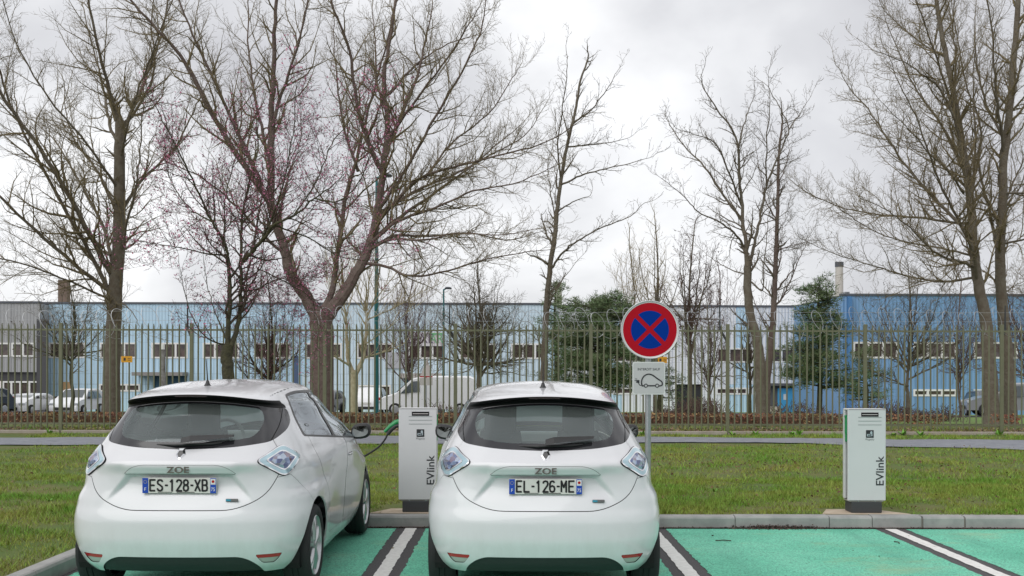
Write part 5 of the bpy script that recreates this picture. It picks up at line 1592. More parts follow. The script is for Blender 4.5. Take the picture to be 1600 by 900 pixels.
def tree(name, label, cat, Y, base, limbs, bark, twigbark, group=None, sub=(0.42, 1.9, .16, .55, .085, .28), seed=1, up=.35, rmin=.0042, tipdots=None, wob=.03, droop=0.0, ysp=1.0, angle=(.55, 1.0)):
    """base=(u, v, width_px at foot); limbs: [(pts [(u, v, dy)...], w0_px, w1_px, parts_name)]
    sub = (spacing1, length1, spacing2, length2, spacing3, length3)"""
    rg = random.Random(seed)
    x0 = bx(base[0], Y); z0 = gz(x0, Y) - .05
    r = thing(name, label, cat, (x0, Y, z0), group=group)
    org = np.array([x0, Y, z0]); pxm = FOC / Y
    sub = (sub[0] * .62, sub[1] * 1.12, sub[2] * .68, sub[3], sub[4] * .8, sub[5]); wob = wob * .45
    P0, P1, R0, R1 = [], [], [], []
    tips = []
    def grow(p, d, L, r0, level):
        n = 5 if level == 1 else (4 if level == 2 else 2)
        r0 = r0 * 1.25 if level == 1 else (r0 if level == 2 else r0 * .7); st = L / n; pts = [p]; d = d.copy(); rr = [r0]
        for i in range(n):
            j = .20 if level < 3 else .34
            d = unit(d + np.array([rg.gauss(0, j), rg.gauss(0, j), rg.gauss(0, j) + up * .28 * (1 if level < 3 else 1.3) - droop * .2]))
            p = p + d * st; pts.append(p); rr.append(max(rmin * .6, r0 * (1 - .8 * (i + 1) / n)))
        for i in range(n):
            P0.append(pts[i]); P1.append(pts[i + 1]); R0.append(rr[i]); R1.append(rr[i + 1])
        tips.append(pts[-1])
        if level >= 3: return
        sp, Ln = (sub[2], sub[3]) if level == 1 else (sub[4], sub[5])
        s = sp * (.5 + rg.random()); tot = L
        while s < tot * .97:
            i = min(int(s / st), n - 1); f = s / st - i
            q = pts[i] * (1 - f) + pts[i + 1] * f
            tg = unit(pts[i + 1] - pts[i])
            side = unit(np.cross(tg, np.array([rg.gauss(0, 1), rg.gauss(0, 1), rg.gauss(0, 1)])))
            a = rg.uniform(*angle)
            dd = unit(tg * math.cos(a) + side * math.sin(a))
            l2 = Ln * rg.uniform(.45, 1.15) * (1 - .45 * s / tot)
            grow(q, dd, l2, max(rmin, (rr[i]) * rg.uniform(.35, .6)), level + 1)
            s += sp * rg.uniform(.6, 1.5)
    count = 0
    trunk_b = MB(); boughs = []
    for li, L_ in enumerate(limbs):
        pts, w0, w1 = L_[0], L_[1], L_[2]
        dens = L_[3] if len(L_) > 3 else 1.0
        Q = [np.array([bx(u, Y), Y + dy * ysp, bzz(v, Y)]) - org for (u, v, dy) in pts]
        C = catmull(Q, 5)
        n = len(C)
        for i in range(1, n - 1):
            w_ = wob * (1 if li else .5)
            C[i] = C[i] + np.array([rg.gauss(0, w_), rg.gauss(0, w_), rg.gauss(0, w_ * .6)])
        rad = [max(rmin, .5 * (w0 + (w1 * (.9 if li == 0 else .5) - w0) * (i / (n - 1)) ** .7) * (1 if li == 0 or w0 > 20 else .82) / pxm) for i in range(n)]
        if li == 0:
            rad[0] *= 1.25; 
            b = MB(); b.tube([tuple(c) for c in C], rad, 14); b.build('trunk', bark, r, smooth=True)
        else:
            ns = 9 if rad[0] > .03 else 5
            b = MB(); b.tube([tuple(c) for c in C], rad, ns); b.build('bough', bark, r, smooth=True)
        if dens <= 0: continue
        # side shoots
        seg = [np.linalg.norm(C[i + 1] - C[i]) for i in range(n - 1)]; tot = sum(seg)
        s = tot * (.30 if li == 0 else .10); sp = sub[0] / dens
        while s < tot * .995:
            acc = 0; i = 0
            while i < n - 2 and acc + seg[i] < s: acc += seg[i]; i += 1
            f = (s - acc) / (seg[i] + 1e-9); q = C[i] * (1 - f) + C[i + 1] * f
            tg = unit(C[i + 1] - C[i])
            side = unit(np.cross(tg, np.array([rg.gauss(0, 1), rg.gauss(0, 1), rg.gauss(0, 1)])))
            a = rg.uniform(*angle)
            dd = unit(tg * math.cos(a) + side * math.sin(a))
            l1 = sub[1] * rg.uniform(.35, 1.15) * (1.05 - .6 * (s / tot)) * (L_[4] if len(L_) > 4 else 1)
            grow(q, dd, l1, min(rad[i] * rg.uniform(.35, .62), .04), 1)
            s += sp * rg.uniform(.5, 1.5)
        # fine end of the limb
        grow(C[-1], unit(C[-1] - C[-2]), sub[1] * .5, rad[-1], 1)
    seg_mesh('twigs', P0, P1, R0, R1, twigbark, r, 'stuff')
    if tipdots:
        frac, size, m_, nm = tipdots
        rg2 = np.random.default_rng(seed)
        A = np.array(P1); k = rg2.random(len(A)) < frac; T = A[k]
        T = T + rg2.normal(0, .03, T.shape)
        leaf_obj(nm, leaf_cloud(T, size, 1.0), m_, r, 'stuff')
    return r

M_BARK = mat('bark_olive_grey', (.125, .100, .072), .9, noise=(6, 1.0, (.17, .15, .115), 8), bump=(22, .9, .03))
M_BARKR = mat('bark_reddish', (.12, .085, .072), .9, noise=(5, 1.0, (.175, .135, .115), 8), bump=(22, .9, .03))
M_BARKD = mat('bark_dark_moss', (.045, .042, .028), .9, noise=(6, 1.0, (.085, .08, .04), 8), bump=(22, .9, .03))
M_BARKP = mat('bark_plane_pale', (.30, .25, .165), .85, noise=(5, 1.0, (.40, .35, .25), 8), bump=(14, .5, .02))
M_TWIG = mat('twig_grey_brown', (.15, .125, .09), .9)
M_TWIGY = mat('twig_yellow_brown', (.20, .16, .09), .9)
M_TWIGR = mat('twig_reddish', (.13, .080, .070), .9)
M_TWIGD = mat('twig_dark_brown', (.095, .07, .055), .9)
M_TWIGP = mat('twig_pale', (.34, .28, .17), .9)
M_BUD = mat('blossom_magenta', (.46, .15, .25), .7, island=.3)
M_SEED = mat('withered_leaf', (.11, .075, .05), .85, island=.5)

# big tree on the left
tree('bare_tree', 'tall bare tree on the left, its straight trunk beside the yellow plate, without fork', 'tree', 28.5, (173, 655, 32),
 [([(173, 662, 0), (174, 600, 0), (177, 530, .0), (180, 455, 0), (186, 380, 0), (186, 290, 0), (187, 205, 0), (186, 190, 0)], 31, 15, .6),
  ([(187, 205, 0), (178, 150, -.3), (168, 80, -.8), (160, 0, -1.2), (155, -70, -1.5)], 9, 5),
  ([(187, 205, 0), (200, 178, .2), (222, 100, .5), (238, 30, .8), (245, -60, 1)], 10, 5),
  ([(188, 200, 0), (206, 160, .5), (222, 85, 1), (212, 20, 1.2), (215, -50, 1.3)], 7, 4),
  ([(184, 225, 0), (160, 190, .5), (130, 120, 1.4), (100, 50, 2), (70, -30, 2.6)], 8, 4),
  ([(182, 330, 0), (150, 285, .6), (110, 235, 1.2), (80, 205, 1.6), (45, 150, 2.4), (25, 80, 3)], 8, 3),
  ([(178, 440, 0), (140, 340, -.8), (100, 250, -1.5), (62, 180, -2.2), (40, 110, -2.7), (20, 30, -3.2)], 12, 5),
  ([(176, 470, 0), (150, 400, -.4), (105, 300, -1.0), (60, 190, -1.6), (48, 120, -2), (32, 50, -2.4)], 10, 3.5, .9),
  ([(174, 460, 0), (130, 415, -.8), (80, 360, -1.5), (40, 310, -2.3), (0, 280, -3), (-30, 262, -3.3)], 9, 3.5, 1.1),
  ([(176, 430, 0), (150, 370, .8), (105, 300, 1.5), (58, 240, 2.2), (10, 185, 3), (-30, 150, 3.4)], 9, 3.5, 1.1),
  ([(190, 330, 0), (215, 270, .6), (250, 215, 1.3), (270, 150, 1.8), (290, 90, 2.2)], 8, 3),
  ([(188, 400, 0), (210, 350, -.5), (235, 300, -1.1), (250, 240, -1.5), (262, 180, -1.9)], 7, 3),
  ([(180, 480, 0), (205, 478, -.6), (232, 500, -1.0), (245, 520, -1.3)], 4, 1.5, .6, .4),
  ([(172, 470, 0), (120, 440, -1), (70, 420, -2), (20, 415, -2.8), (-20, 400, -3.4)], 5, 2, 1.2),
  ([(173, 400, 0), (130, 385, 1), (80, 378, 2), (20, 365, 3), (-30, 350, 3.6)], 5, 2, 1.2),
  ([(186, 300, 0), (160, 240, -1), (120, 180, -1.8), (90, 110, -2.4), (80, 40, -3)], 6, 2.5),
  ([(188, 250, 0), (225, 190, -1), (262, 130, -1.6), (300, 60, -2.1), (330, 0, -2.4)], 6, 2.5),
 ], M_BARK, M_TWIGY, seed=3, sub=(.36, 2.0, .19, .62, .11, .30))

# the great forked tree
tree('bare_tree', 'great bare tree with a low fork, its branches reaching right over the middle hatchback', 'tree', 28, (504, 655, 34),
 [([(504, 665, 0), (503, 600, 0), (503, 540, 0), (502, 500, 0), (503, 482, 0)], 37, 40, 0),
  ([(498, 500, 0), (478, 465, -.1), (458, 430, -.3), (448, 385, -.4), (432, 330, -.6), (433, 250, -.8), (436, 190, -.9), (440, 130, -1), (445, 60, -1.2), (450, -20, -1.4)], 24, 8, .6),
  ([(506, 500, 0), (530, 465, .2), (553, 425, .4), (572, 380, .6), (585, 310, .8), (592, 250, .9), (598, 180, 1), (590, 110, 1.1), (600, 40, 1.2), (610, -40, 1.3)], 24, 8, .5),
  ([(504, 490, 0), (515, 440, .6), (520, 370, 1.0), (530, 290, 1.3), (545, 220, 1.6), (560, 140, 1.9), (580, 60, 2.1), (600, -30, 2.3)], 15, 5, .7),
  ([(436, 335, -.6), (405, 285, -.9), (370, 230, -1.2), (340, 170, -1.5), (315, 120, -1.8), (280, 80, -2.1), (245, 40, -2.4), (215, -10, -2.8)], 14, 5),
  ([(420, 300, -.8), (385, 215, -1.2), (350, 130, -1.6), (320, 60, -1.8), (300, -20, -2)], 9, 4),
  ([(434, 270, -.8), (410, 200, -.2), (390, 130, .3), (375, 50, .8), (370, -30, 1.2)], 8, 4),
  ([(436, 210, -.9), (460, 150, -1.2), (485, 95, -1.6), (505, 30, -2), (520, -40, -2.3)], 8, 3),
  ([(448, 400, -.4), (420, 370, -1.0), (385, 330, -1.6), (350, 300, -2.2), (310, 285, -2.7)], 7, 3),
  ([(590, 260, .9), (570, 215, .6), (553, 150, .3), (545, 80, 0), (520, 10, -.4), (500, -50, -.6)], 12, 5),
  ([(594, 235, .9), (615, 170, 1.2), (640, 100, 1.6), (655, 30, 1.9), (665, -40, 2.2)], 11, 4),
  ([(585, 320, .8), (620, 280, .3), (650, 240, -.2), (690, 180, -.7), (730, 120, -1.2), (755, 70, -1.5), (760, 35, -1.7)], 9, 3, 1.1),
  ([(584, 330, .8), (615, 300, 1.4), (650, 272, 2.0), (700, 245, 2.6), (760, 205, 3.2), (820, 165, 3.7), (850, 118, 4)], 9, 2.5, 1.1),
  ([(582, 345, .7), (620, 305, .4), (660, 275, .1), (720, 262, -.3), (790, 250, -.8), (850, 238, -1.3), (900, 212, -1.7)], 9, 2.5, 1.1),
  ([(578, 370, .6), (610, 335, 1.2), (660, 290, 1.9), (715, 240, 2.7), (770, 185, 3.5), (815, 140, 4)], 10, 2.5, 1.1),
  ([(574, 378, .6), (620, 345, .1), (680, 330, -.5), (740, 310, -1.1), (800, 305, -1.7), (860, 285, -2.2)], 8, 2.5, 1.1),
  ([(572, 385, .6), (610, 360, 1.2), (660, 355, 1.9), (730, 345, 2.6), (790, 352, 3.2), (845, 335, 3.7)], 8, 2.5, 1.1),
  ([(568, 390, .6), (610, 375, -.1), (665, 382, -.9), (720, 378, -1.7), (780, 385, -2.3), (830, 380, -2.8)], 7, 2, 1.1),
  ([(562, 408, .5), (600, 415, .3), (645, 432, 0), (700, 424, -.2), (760, 408, -.4), (820, 398, -.6), (852, 396, -.8)], 7, 2.2, 1),
  ([(600, 200, 1), (640, 160, .4), (690, 110, -.3), (730, 65, -1), (750, 40, -1.4)], 7, 2.5, 1.1),
  ([(600, 130, 1.1), (640, 70, 1.8), (690, 25, 2.4), (730, 5, 2.8)], 6, 2.5, 1.1),
  ([(596, 160, 1), (575, 100, 1.6), (570, 40, 2.1), (560, -40, 2.6)], 7, 3),
  ([(660, 275, .5), (700, 215, .8), (760, 165, 1.0), (800, 100, 1.3), (812, 80, 1.4)], 5, 2, 1.2),
  ([(545, 250, 1.6), (520, 180, 2.0), (505, 110, 2.4), (495, 40, 2.8), (490, -30, 3.1)], 7, 3),
 ], M_BARKR, M_TWIGY, seed=5, sub=(.34, 1.9, .19, .60, .11, .30))

# redbud in front of the fence
tree('redbud_tree', 'dark twin-stemmed redbud with tiny magenta blossom, standing in the lawn behind the left hatchback', 'tree', 18.8, (356, 700, 16),
 [([(356, 712, 0), (357, 650, 0), (357, 590, 0), (354, 560, 0), (356, 540, 0)], 20, 20, 0),
  ([(354, 548, 0), (357, 500, 0), (359, 450, 0), (356, 410, 0), (352, 388, .0), (336, 350, -.2), (318, 300, -.5), (300, 250, -.8), (280, 205, -1)], 11, 4, .9),
  ([(360, 545, 0), (371, 500, .1), (374, 450, .1), (372, 405, .2), (368, 340, .4), (375, 280, .6), (385, 220, .8), (378, 160, 1.0)], 11, 4, 1),
  ([(352, 392, 0), (340, 340, .4), (335, 280, .8), (345, 220, 1.1), (340, 165, 1.4)], 5, 2),
  ([(374, 412, .1), (390, 398, 0), (412, 380, -.2), (435, 358, -.4), (470, 345, -.6), (505, 322, -.8), (540, 300, -1)], 11, 3, 1),
  ([(412, 380, -.2), (440, 330, -.5), (462, 280, -.8), (478, 220, -1.1), (485, 160, -1.3)], 5, 2),
  ([(435, 358, -.4), (480, 372, -.1), (530, 400, .2), (575, 402, .5), (620, 392, .7)], 4, 1.5, 1),
  ([(352, 400, 0), (330, 400, -.3), (300, 395, -.7), (265, 392, -1), (232, 388, -1.3)], 4, 1.5, 1),
  ([(353, 530, 0), (338, 505, .2), (318, 470, .5), (300, 420, .8), (290, 380, 1)], 4, 1.5, .6, .7),
  ([(352, 540, 0), (330, 530, -.2), (312, 500, -.4), (302, 450, -.6), (296, 400, -.7)], 4, 1.5, .6, .7),
  ([(368, 345, .4), (400, 300, .8), (430, 250, 1.1), (445, 190, 1.4), (440, 130, 1.6)], 4.5, 1.8),
  ([(470, 345, -.6), (500, 290, -.4), (520, 230, -.2), (545, 190, 0), (560, 150, .1)], 4, 1.5, 1.1),
  ([(505, 322, -.8), (545, 330, -1.1), (580, 300, -1.3), (600, 250, -1.5), (612, 200, -1.6)], 3.5, 1.5, 1.1),
  ([(336, 350, -.2), (300, 330, .1), (262, 290, .4), (240, 250, .7), (232, 200, .9)], 4, 1.5, 1),
  ([(400, 420, .1), (440, 440, .5), (470, 460, .8), (480, 500, 1.0), (478, 540, 1.1)], 3, 1.2, 1.1),
  ([(374, 470, .1), (400, 440, .7), (425, 425, 1.2), (450, 430, 1.6), (460, 470, 1.8)], 3, 1.2, 1.1)],
 M_BARKD, M_TWIGD, seed=11, sub=(.20, 1.35, .13, .44, .085, .18), rmin=.0036, tipdots=(.46, .019, M_BUD, 'blossom'), wob=.02)

# slender tree mid right
tree('bare_tree', 'slender bare tree with a single leaning trunk, directly above the middle hatchback', 'tree', 30, (851, 655, 13),
 [([(849, 662, 0), (850, 590, 0), (851, 540, 0), (853, 490, 0), (857, 440, 0), (866, 370, 0), (870, 330, 0), (876, 280, 0), (887, 220, 0), (898, 175, 0), (905, 130, 0), (915, 100, 0)], 14, 3, .45),
  ([(860, 420, 0), (880, 395, -.4), (905, 378, -.8), (940, 362, -1.2), (975, 350, -1.5), (990, 335, -1.7)], 5, 2, .8, .6),
  ([(872, 330, 0), (895, 312, .4), (925, 298, .8)], 4, 2, .4, .4),
  ([(874, 290, 0), (905, 278, -.4), (940, 272, -.8), (975, 268, -1.2), (1003, 262, -1.4)], 4.5, 1.6, .8, .6),
  ([(885, 230, 0), (920, 220, .5), (955, 212, .9), (990, 200, 1.2)], 4, 1.5, .8, .6),
  ([(893, 195, 0), (925, 165, .4), (950, 130, .7), (968, 98, .9)], 4, 1.6, .8, .7),
  ([(876, 280, 0), (870, 230, -.5), (876, 180, -.9), (882, 130, -1.2), (880, 100, -1.3)], 4, 1.6, .8, .7),
  ([(855, 480, 0), (868, 455, -.3), (885, 430, -.5), (905, 405, -.7)], 3, 1.2, .8, .5),
  ([(852, 560, 0), (835, 510, .3), (815, 500, .6)], 3, 1, .6, .5),
  ([(868, 350, 0), (862, 300, .6), (858, 250, 1), (866, 210, 1.3)], 3.5, 1.4, .8, .7)],
 M_BARK, M_TWIG, seed=21, sub=(.28, 1.25, .18, .48, .13, .2), rmin=.0048)

# pair right of the sign
tree('bare_tree', 'bare tree forking high right of the no-stopping sign, left one of the close pair', 'tree', 29, (1190, 650, 19),
 [([(1190, 662, 0), (1188, 600, 0), (1186, 550, 0), (1180, 520, 0), (1172, 490, 0), (1168, 450, 0), (1168, 415, 0)], 19, 13, .15),
  ([(1168, 425, 0), (1164, 380, 0), (1160, 330, 0), (1152, 280, -.2), (1145, 220, -.4), (1120, 185, -.5), (1095, 150, -.6), (1088, 128, -.7)], 10, 2, .8, .8),
  ([(1170, 415, 0), (1180, 385, .2), (1192, 340, .4), (1205, 285, .6), (1228, 230, .8), (1245, 190, .9), (1230, 150, 1), (1212, 118, 1)], 8, 2, .8, .8),
  ([(1163, 385, 0), (1140, 365, -.4), (1110, 350, -.8), (1080, 340, -1.1), (1055, 320, -1.4), (1025, 300, -1.7)], 5, 2, .9, .7),
  ([(1160, 345, 0), (1135, 300, .5), (1110, 250, .9), (1085, 220, 1.2), (1062, 180, 1.5), (1055, 165, 1.6)], 6, 2, .9, .7),
  ([(1158, 320, 0), (1130, 270, -.6), (1105, 235, -1), (1070, 228, -1.4), (1040, 222, -1.7)], 4.5, 1.6, .9, .7),
  ([(1152, 280, -.2), (1158, 220, .3), (1175, 170, .7), (1192, 130, 1)], 5, 1.6, .9, .7),
  ([(1205, 285, .6), (1200, 220, .2), (1200, 165, -.1), (1195, 120, -.3)], 4, 1.5, .9, .7),
  ([(1245, 190, .9), (1265, 165, 1.2), (1285, 135, 1.4)], 3.5, 1.4, .9, .6),
  ([(1168, 430, 0), (1150, 420, .4), (1130, 405, .8), (1110, 385, 1.1)], 3.5, 1.4, .7, .5),
  ([(1174, 440, 0), (1186, 455, -.4), (1185, 420, -.6), (1188, 360, -.8), (1192, 300, -1)], 4, 1.4, .8, .6)],
 M_BARK, M_TWIG, seed=31, sub=(.26, 1.3, .17, .48, .12, .2), rmin=.0048)
tree('bare_tree', 'straight bare tree with upswept right branches, right one of the close pair beyond the sign', 'tree', 30.5, (1196, 650, 16),
 [([(1197, 660, 0), (1198, 600, 0), (1204, 540, 0), (1208, 500, 0), (1210, 450, 0), (1212, 400, 0), (1214, 340, 0), (1215, 280, 0), (1217, 230, 0), (1222, 190, 0)], 15, 3, .5, .8),
  ([(1210, 480, 0), (1228, 460, .3), (1242, 435, .5), (1258, 400, .7), (1275, 370, .9)], 5, 1.6, .9, .8),
  ([(1211, 455, 0), (1225, 435, -.3), (1234, 422, -.4)], 4.5, 3, .2, .4),
  ([(1213, 430, 0), (1226, 400, .5), (1232, 370, .8), (1240, 330, 1)], 4, 1.4, .9, .8),
  ([(1213, 390, 0), (1235, 385, -.5), (1255, 380, -.8)], 3, 1.4, .9, .7),
  ([(1214, 345, 0), (1200, 310, .3), (1195, 270, .6), (1190, 220, .8)], 3.5, 1.4, .9, .8),
  ([(1215, 290, 0), (1235, 250, .5), (1245, 215, .8)], 3, 1.4, .9, .8),
  ([(1208, 520, 0), (1186, 470, .6), (1178, 430, .9)], 3, 1.4, .6, .6)],
 M_BARKR, M_TWIG, seed=37, sub=(.26, 1.3, .17, .48, .12, .2), rmin=.0048)

# the twin trunks on the right
tree('bare_tree', 'tall bare tree on the right, left one of the twin trunks, its branches sweeping left', 'tree', 29, (1546, 660, 22),
 [([(1550, 665, 0), (1548, 600, 0), (1545, 560, 0), (1540, 500, 0), (1530, 450, 0), (1522, 400, 0), (1518, 340, 0), (1512, 280, 0), (1502, 220, 0), (1492, 160, 0), (1478, 90, 0), (1465, 20, 0), (1455, -50, 0)], 26, 6, .55),
  ([(1528, 440, 0), (1505, 395, -.6), (1470, 350, -1.1), (1435, 310, -1.6), (1405, 260, -2), (1380, 210, -2.3), (1350, 170, -2.6), (1330, 130, -2.8)], 8, 2, 1.1),
  ([(1522, 415, 0), (1480, 412, -.8), (1440, 410, -1.5), (1400, 395, -2.1), (1360, 370, -2.6), (1320, 350, -3), (1280, 340, -3.4)], 7, 1.8, 1.2),
  ([(1530, 430, 0), (1490, 435, .8), (1440, 420, 1.5), (1400, 400, 2.1), (1350, 380, 2.6), (1300, 350, 3.1)], 6, 1.8, 1.2),
  ([(1520, 370, 0), (1480, 310, .6), (1450, 260, 1.1), (1420, 200, 1.6), (1400, 150, 2), (1370, 100, 2.4), (1350, 50, 2.7)], 8, 2.2, 1.1),
  ([(1517, 330, 0), (1490, 250, -.5), (1470, 200, -.9), (1440, 160, -1.3), (1400, 140, -1.7), (1360, 125, -2), (1320, 118, -2.3)], 8, 2, 1.1),
  ([(1510, 270, 0), (1480, 190, .4), (1450, 130, .8), (1430, 70, 1.1), (1410, 0, 1.4)], 7, 2.5, 1),
  ([(1500, 210, 0), (1460, 150, -.8), (1420, 90, -1.5), (1385, 40, -2.1), (1350, -10, -2.6)], 6, 2.4, 1.1),
  ([(1520, 350, 0), (1470, 330, 1.2), (1420, 318, 2), (1370, 300, 2.8), (1320, 270, 3.4), (1290, 240, 3.8)], 6, 1.8, 1.2),
  ([(1505, 300, 0), (1450, 280, -1.3), (1400, 262, -2.2), (1350, 235, -3), (1300, 205, -3.6)], 5, 1.6, 1.2),
  ([(1516, 320, 0), (1535, 260, .5), (1545, 190, .9), (1550, 110, 1.2), (1560, 30, 1.5)], 7, 3, .9),
  ([(1490, 150, 0), (1505, 90, .5), (1510, 20, .9), (1520, -50, 1.2)], 6, 3, 1),
  ([(1524, 400, 0), (1480, 385, .3), (1430, 372, .7), (1380, 350, 1), (1330, 310, 1.3), (1290, 290, 1.5)], 5, 1.6, 1.2),
  ([(1478, 90, 0), (1440, 40, .8), (1410, -10, 1.4)], 5, 2.4, 1.1)],
 M_BARK, M_TWIGY, seed=41, sub=(.26, 1.8, .19, .60, .115, .30))
tree('bare_tree', 'tall upright bare tree at far right, the right one of the twin trunks', 'tree', 29.6, (1576, 660, 24),
 [([(1578, 665, 0), (1577, 600, 0), (1572, 540, 0), (1566, 480, 0), (1562, 400, 0), (1566, 320, 0), (1568, 250, 0), (1576, 180, 0), (1582, 110, 0), (1588, 30, 0), (1592, -50, 0)], 24, 8, .5),
  ([(1564, 420, 0), (1560, 370, .2), (1552, 300, .5), (1548, 240, .8), (1556, 180, 1), (1540, 120, 1.2), (1530, 50, 1.4), (1520, -30, 1.5)], 8, 3, .9),
  ([(1566, 330, 0), (1590, 290, .5), (1620, 250, 1), (1650, 200, 1.5)], 6, 3, 1),
  ([(1568, 240, 0), (1550, 200, -.5), (1530, 160, -1), (1515, 90, -1.4), (1495, 20, -1.8), (1480, -40, -2.1)], 8, 3, 1),
  ([(1576, 190, 0), (1600, 130, .6), (1625, 70, 1), (1650, 0, 1.4)], 7, 3, 1),
  ([(1572, 220, 0), (1560, 150, .8), (1555, 80, 1.2), (1560, 0, 1.6)], 7, 3, 1),
  ([(1566, 380, 0), (1595, 375, -.8), (1630, 380, -1.5), (1660, 370, -2)], 5, 2, 1.2),
  ([(1564, 440, 0), (1590, 450, .8), (1620, 440, 1.4), (1650, 430, 1.9)], 5, 2, 1.2),
  ([(1568, 300, 0), (1600, 310, -1.2), (1640, 300, -2)], 5, 2, 1.2)],
 M_BARK, M_TWIGY, seed=43, sub=(.28, 1.8, .19, .60, .115, .30))

# ---- smaller trees between fence and factory
def knot(tree_obj): pass
tree('plane_tree', 'pollarded plane tree with pale yellow bark and upright shoots, left of the tall teal lamp', 'tree', 44, (557, 650, 14),
 [([(553, 660, 0), (553, 620, 0), (554, 590, 0), (553, 580, 0)], 13, 13, 0),
  ([(552, 584, 0), (543, 560, 0), (542, 530, 0), (540, 500, 0), (541, 490, 0)], 9, 7, .9, .6),
  ([(556, 584, 0), (566, 560, .2), (570, 530, .3), (571, 495, .4), (570, 485, .4)], 10, 8, .9, .6),
  ([(548, 572, 0), (530, 560, -.5), (520, 548, -.8), (524, 530, -.9)], 5, 4, .8, .6),
  ([(564, 560, .2), (590, 552, .6), (610, 545, .9), (625, 538, 1)], 5, 3, 1, .6),
  ([(570, 495, .4), (574, 450, .3), (578, 410, .2)], 4, 2, 1.5), ([(570, 495, .4), (590, 455, 1), (615, 420, 1.5)], 4, 2, 1.5), ([(570, 495, .4), (560, 455, 0), (556, 415, -.2)], 3.5, 2, 1.5),
  ([(541, 495, 0), (535, 455, -.4), (528, 415, -.7)], 3.5, 2, 1.5), ([(541, 495, 0), (522, 460, .4), (508, 430, .7)], 3, 2, 1.4), ([(541, 495, 0), (548, 455, .4), (545, 420, .6)], 3, 2, 1.4),
  ([(571, 500, .4), (610, 480, .9), (650, 455, 1.3), (680, 440, 1.6)], 3.5, 1.5, 1.4), ([(566, 540, .3), (600, 520, -.4), (640, 490, -.8), (670, 470, -1)], 3, 1.5, 1.3)],
 M_BARKP, M_TWIGP, seed=51, sub=(.45, 2.3, .55, .8, .3, .4), up=1.1, rmin=.008, angle=(.3, .7))
def bushy(name, label, Y, u, v0, vt, halfw, seed, bark, twig, n=9, w=9, dots=None, sub=(.30, 1.3, .2, .5, .14, .26), group='small bare trees between the fence and the factory', up=.35, fork=.35, low=0.0):
    rg = random.Random(seed); L = []
    vf = v0 + (vt - v0) * fork
    L.append(([(u, v0 + 8, 0), (u + rg.uniform(-2, 2), (v0 + vf) / 2, 0), (u + rg.uniform(-3, 3), vf, 0), (u + rg.uniform(-6, 6), (vf + vt) / 2, 0), (u + rg.uniform(-8, 8), vt, 0)], w, 1.6, .7))
    for k in range(n):
        a = -1 + 2 * (k + .5) / n + rg.uniform(-.1, .1)
        s = vf + (v0 - vf) * low * rg.random() + (vt - vf) * rg.uniform(0, .35)
        ht = math.sqrt(max(.05, 1 - a * a)) 
        ue = u + a * halfw; ve = vf + (vt - vf) * (ht * rg.uniform(.75, 1.0)) * .95
        dy = rg.uniform(-1, 1) * halfw * Y / FOC * .8
        L.append(([(u, s, 0), (u + (ue - u) * .45, s + (ve - s) * .35, dy * .4), (ue - (ue - u) * .12, s + (ve - s) * .75, dy * .8), (ue, ve, dy)], w * .45, 1.5, 1.0))
    return tree(name, label, 'tree', Y, (u, v0, w), L, bark, twig, group=group, seed=seed, sub=sub, rmin=.006 * Y / 40, tipdots=dots, up=up)
bushy('bare_tree', 'dense round bare tree in front of the white van, with brown twigs', 36, 748, 640, 425, 75, 61, M_BARK, M_TWIG, n=13, w=16, sub=(.26, 1.5, .17, .55, .12, .28), fork=.22, low=.2)
bushy('bare_tree', 'small leaning bare tree holding withered leaves, between the far left fence post and big trunk', 33, 112, 645, 440, 75, 62, M_BARKD, M_TWIG, n=9, w=8, dots=(.10, .028, M_SEED, 'withered_leaves'), fork=.3)
bushy('bare_tree', 'spreading bare tree in front of the deep blue building, withered leaves on its twigs', 34, 1419, 650, 425, 92, 63, M_BARK, M_TWIG, n=12, w=9, dots=(.08, .026, M_SEED, 'withered_leaves'), fork=.25, low=.3)
bushy('bare_tree', 'upright narrow bare tree with clinging leaves, right behind the no-stopping sign', 40, 1078, 648, 352, 48, 64, M_BARK, M_TWIGR, n=9, w=11, dots=(.10, .034, M_SEED, 'withered_leaves'), fork=.3, sub=(.34, 1.3, .25, .5, .16, .26))
bushy('bare_tree', 'thin twin-topped bare tree left of the no-stopping sign, above the pine', 42, 1024, 648, 345, 52, 65, M_BARK, M_TWIGP, n=8, w=8, fork=.35, sub=(.5, 1.5, .32, .6, .22, .3))
bushy('bare_tree', 'low forked tree in front of the pale blue panels, left of the close pair', 33, 1173, 655, 490, 34, 66, M_BARKD, M_TWIGD, n=7, w=9, fork=.3, sub=(.3, .9, .2, .4, .14, .2))
bushy('bare_tree', 'brown twiggy tree right of the redbud stems, covered in tiny blossom', 31, 420, 655, 440, 58, 67, M_BARKD, M_TWIGR, n=12, w=10, dots=(.16, .018, M_BUD, 'blossom'), fork=.12, low=.5, sub=(.24, 1.1, .16, .45, .12, .22))
bushy('bare_tree', 'reddish bare tree at the right edge behind the silver car', 40, 1612, 655, 405, 75, 68, M_BARKR, M_TWIGR, n=12, w=9, fork=.2, low=.4, sub=(.3, 1.6, .22, .6, .15, .3))
bushy('bare_tree', 'reddish bare tree filling the gap left of the twin trunks', 42, 1500, 655, 440, 42, 69, M_BARKR, M_TWIGR, n=8, w=6, fork=.2, low=.4, sub=(.34, 1.4, .24, .6, .16, .3))
bushy('bare_tree', 'low bare tree in front of the dark opening of the white building', 36, 1110, 655, 470, 46, 70, M_BARK, M_TWIGR, n=9, w=7, dots=(.08, .024, M_SEED, 'withered_leaves'), fork=.2, low=.3, sub=(.3, 1.1, .2, .45, .14, .22))
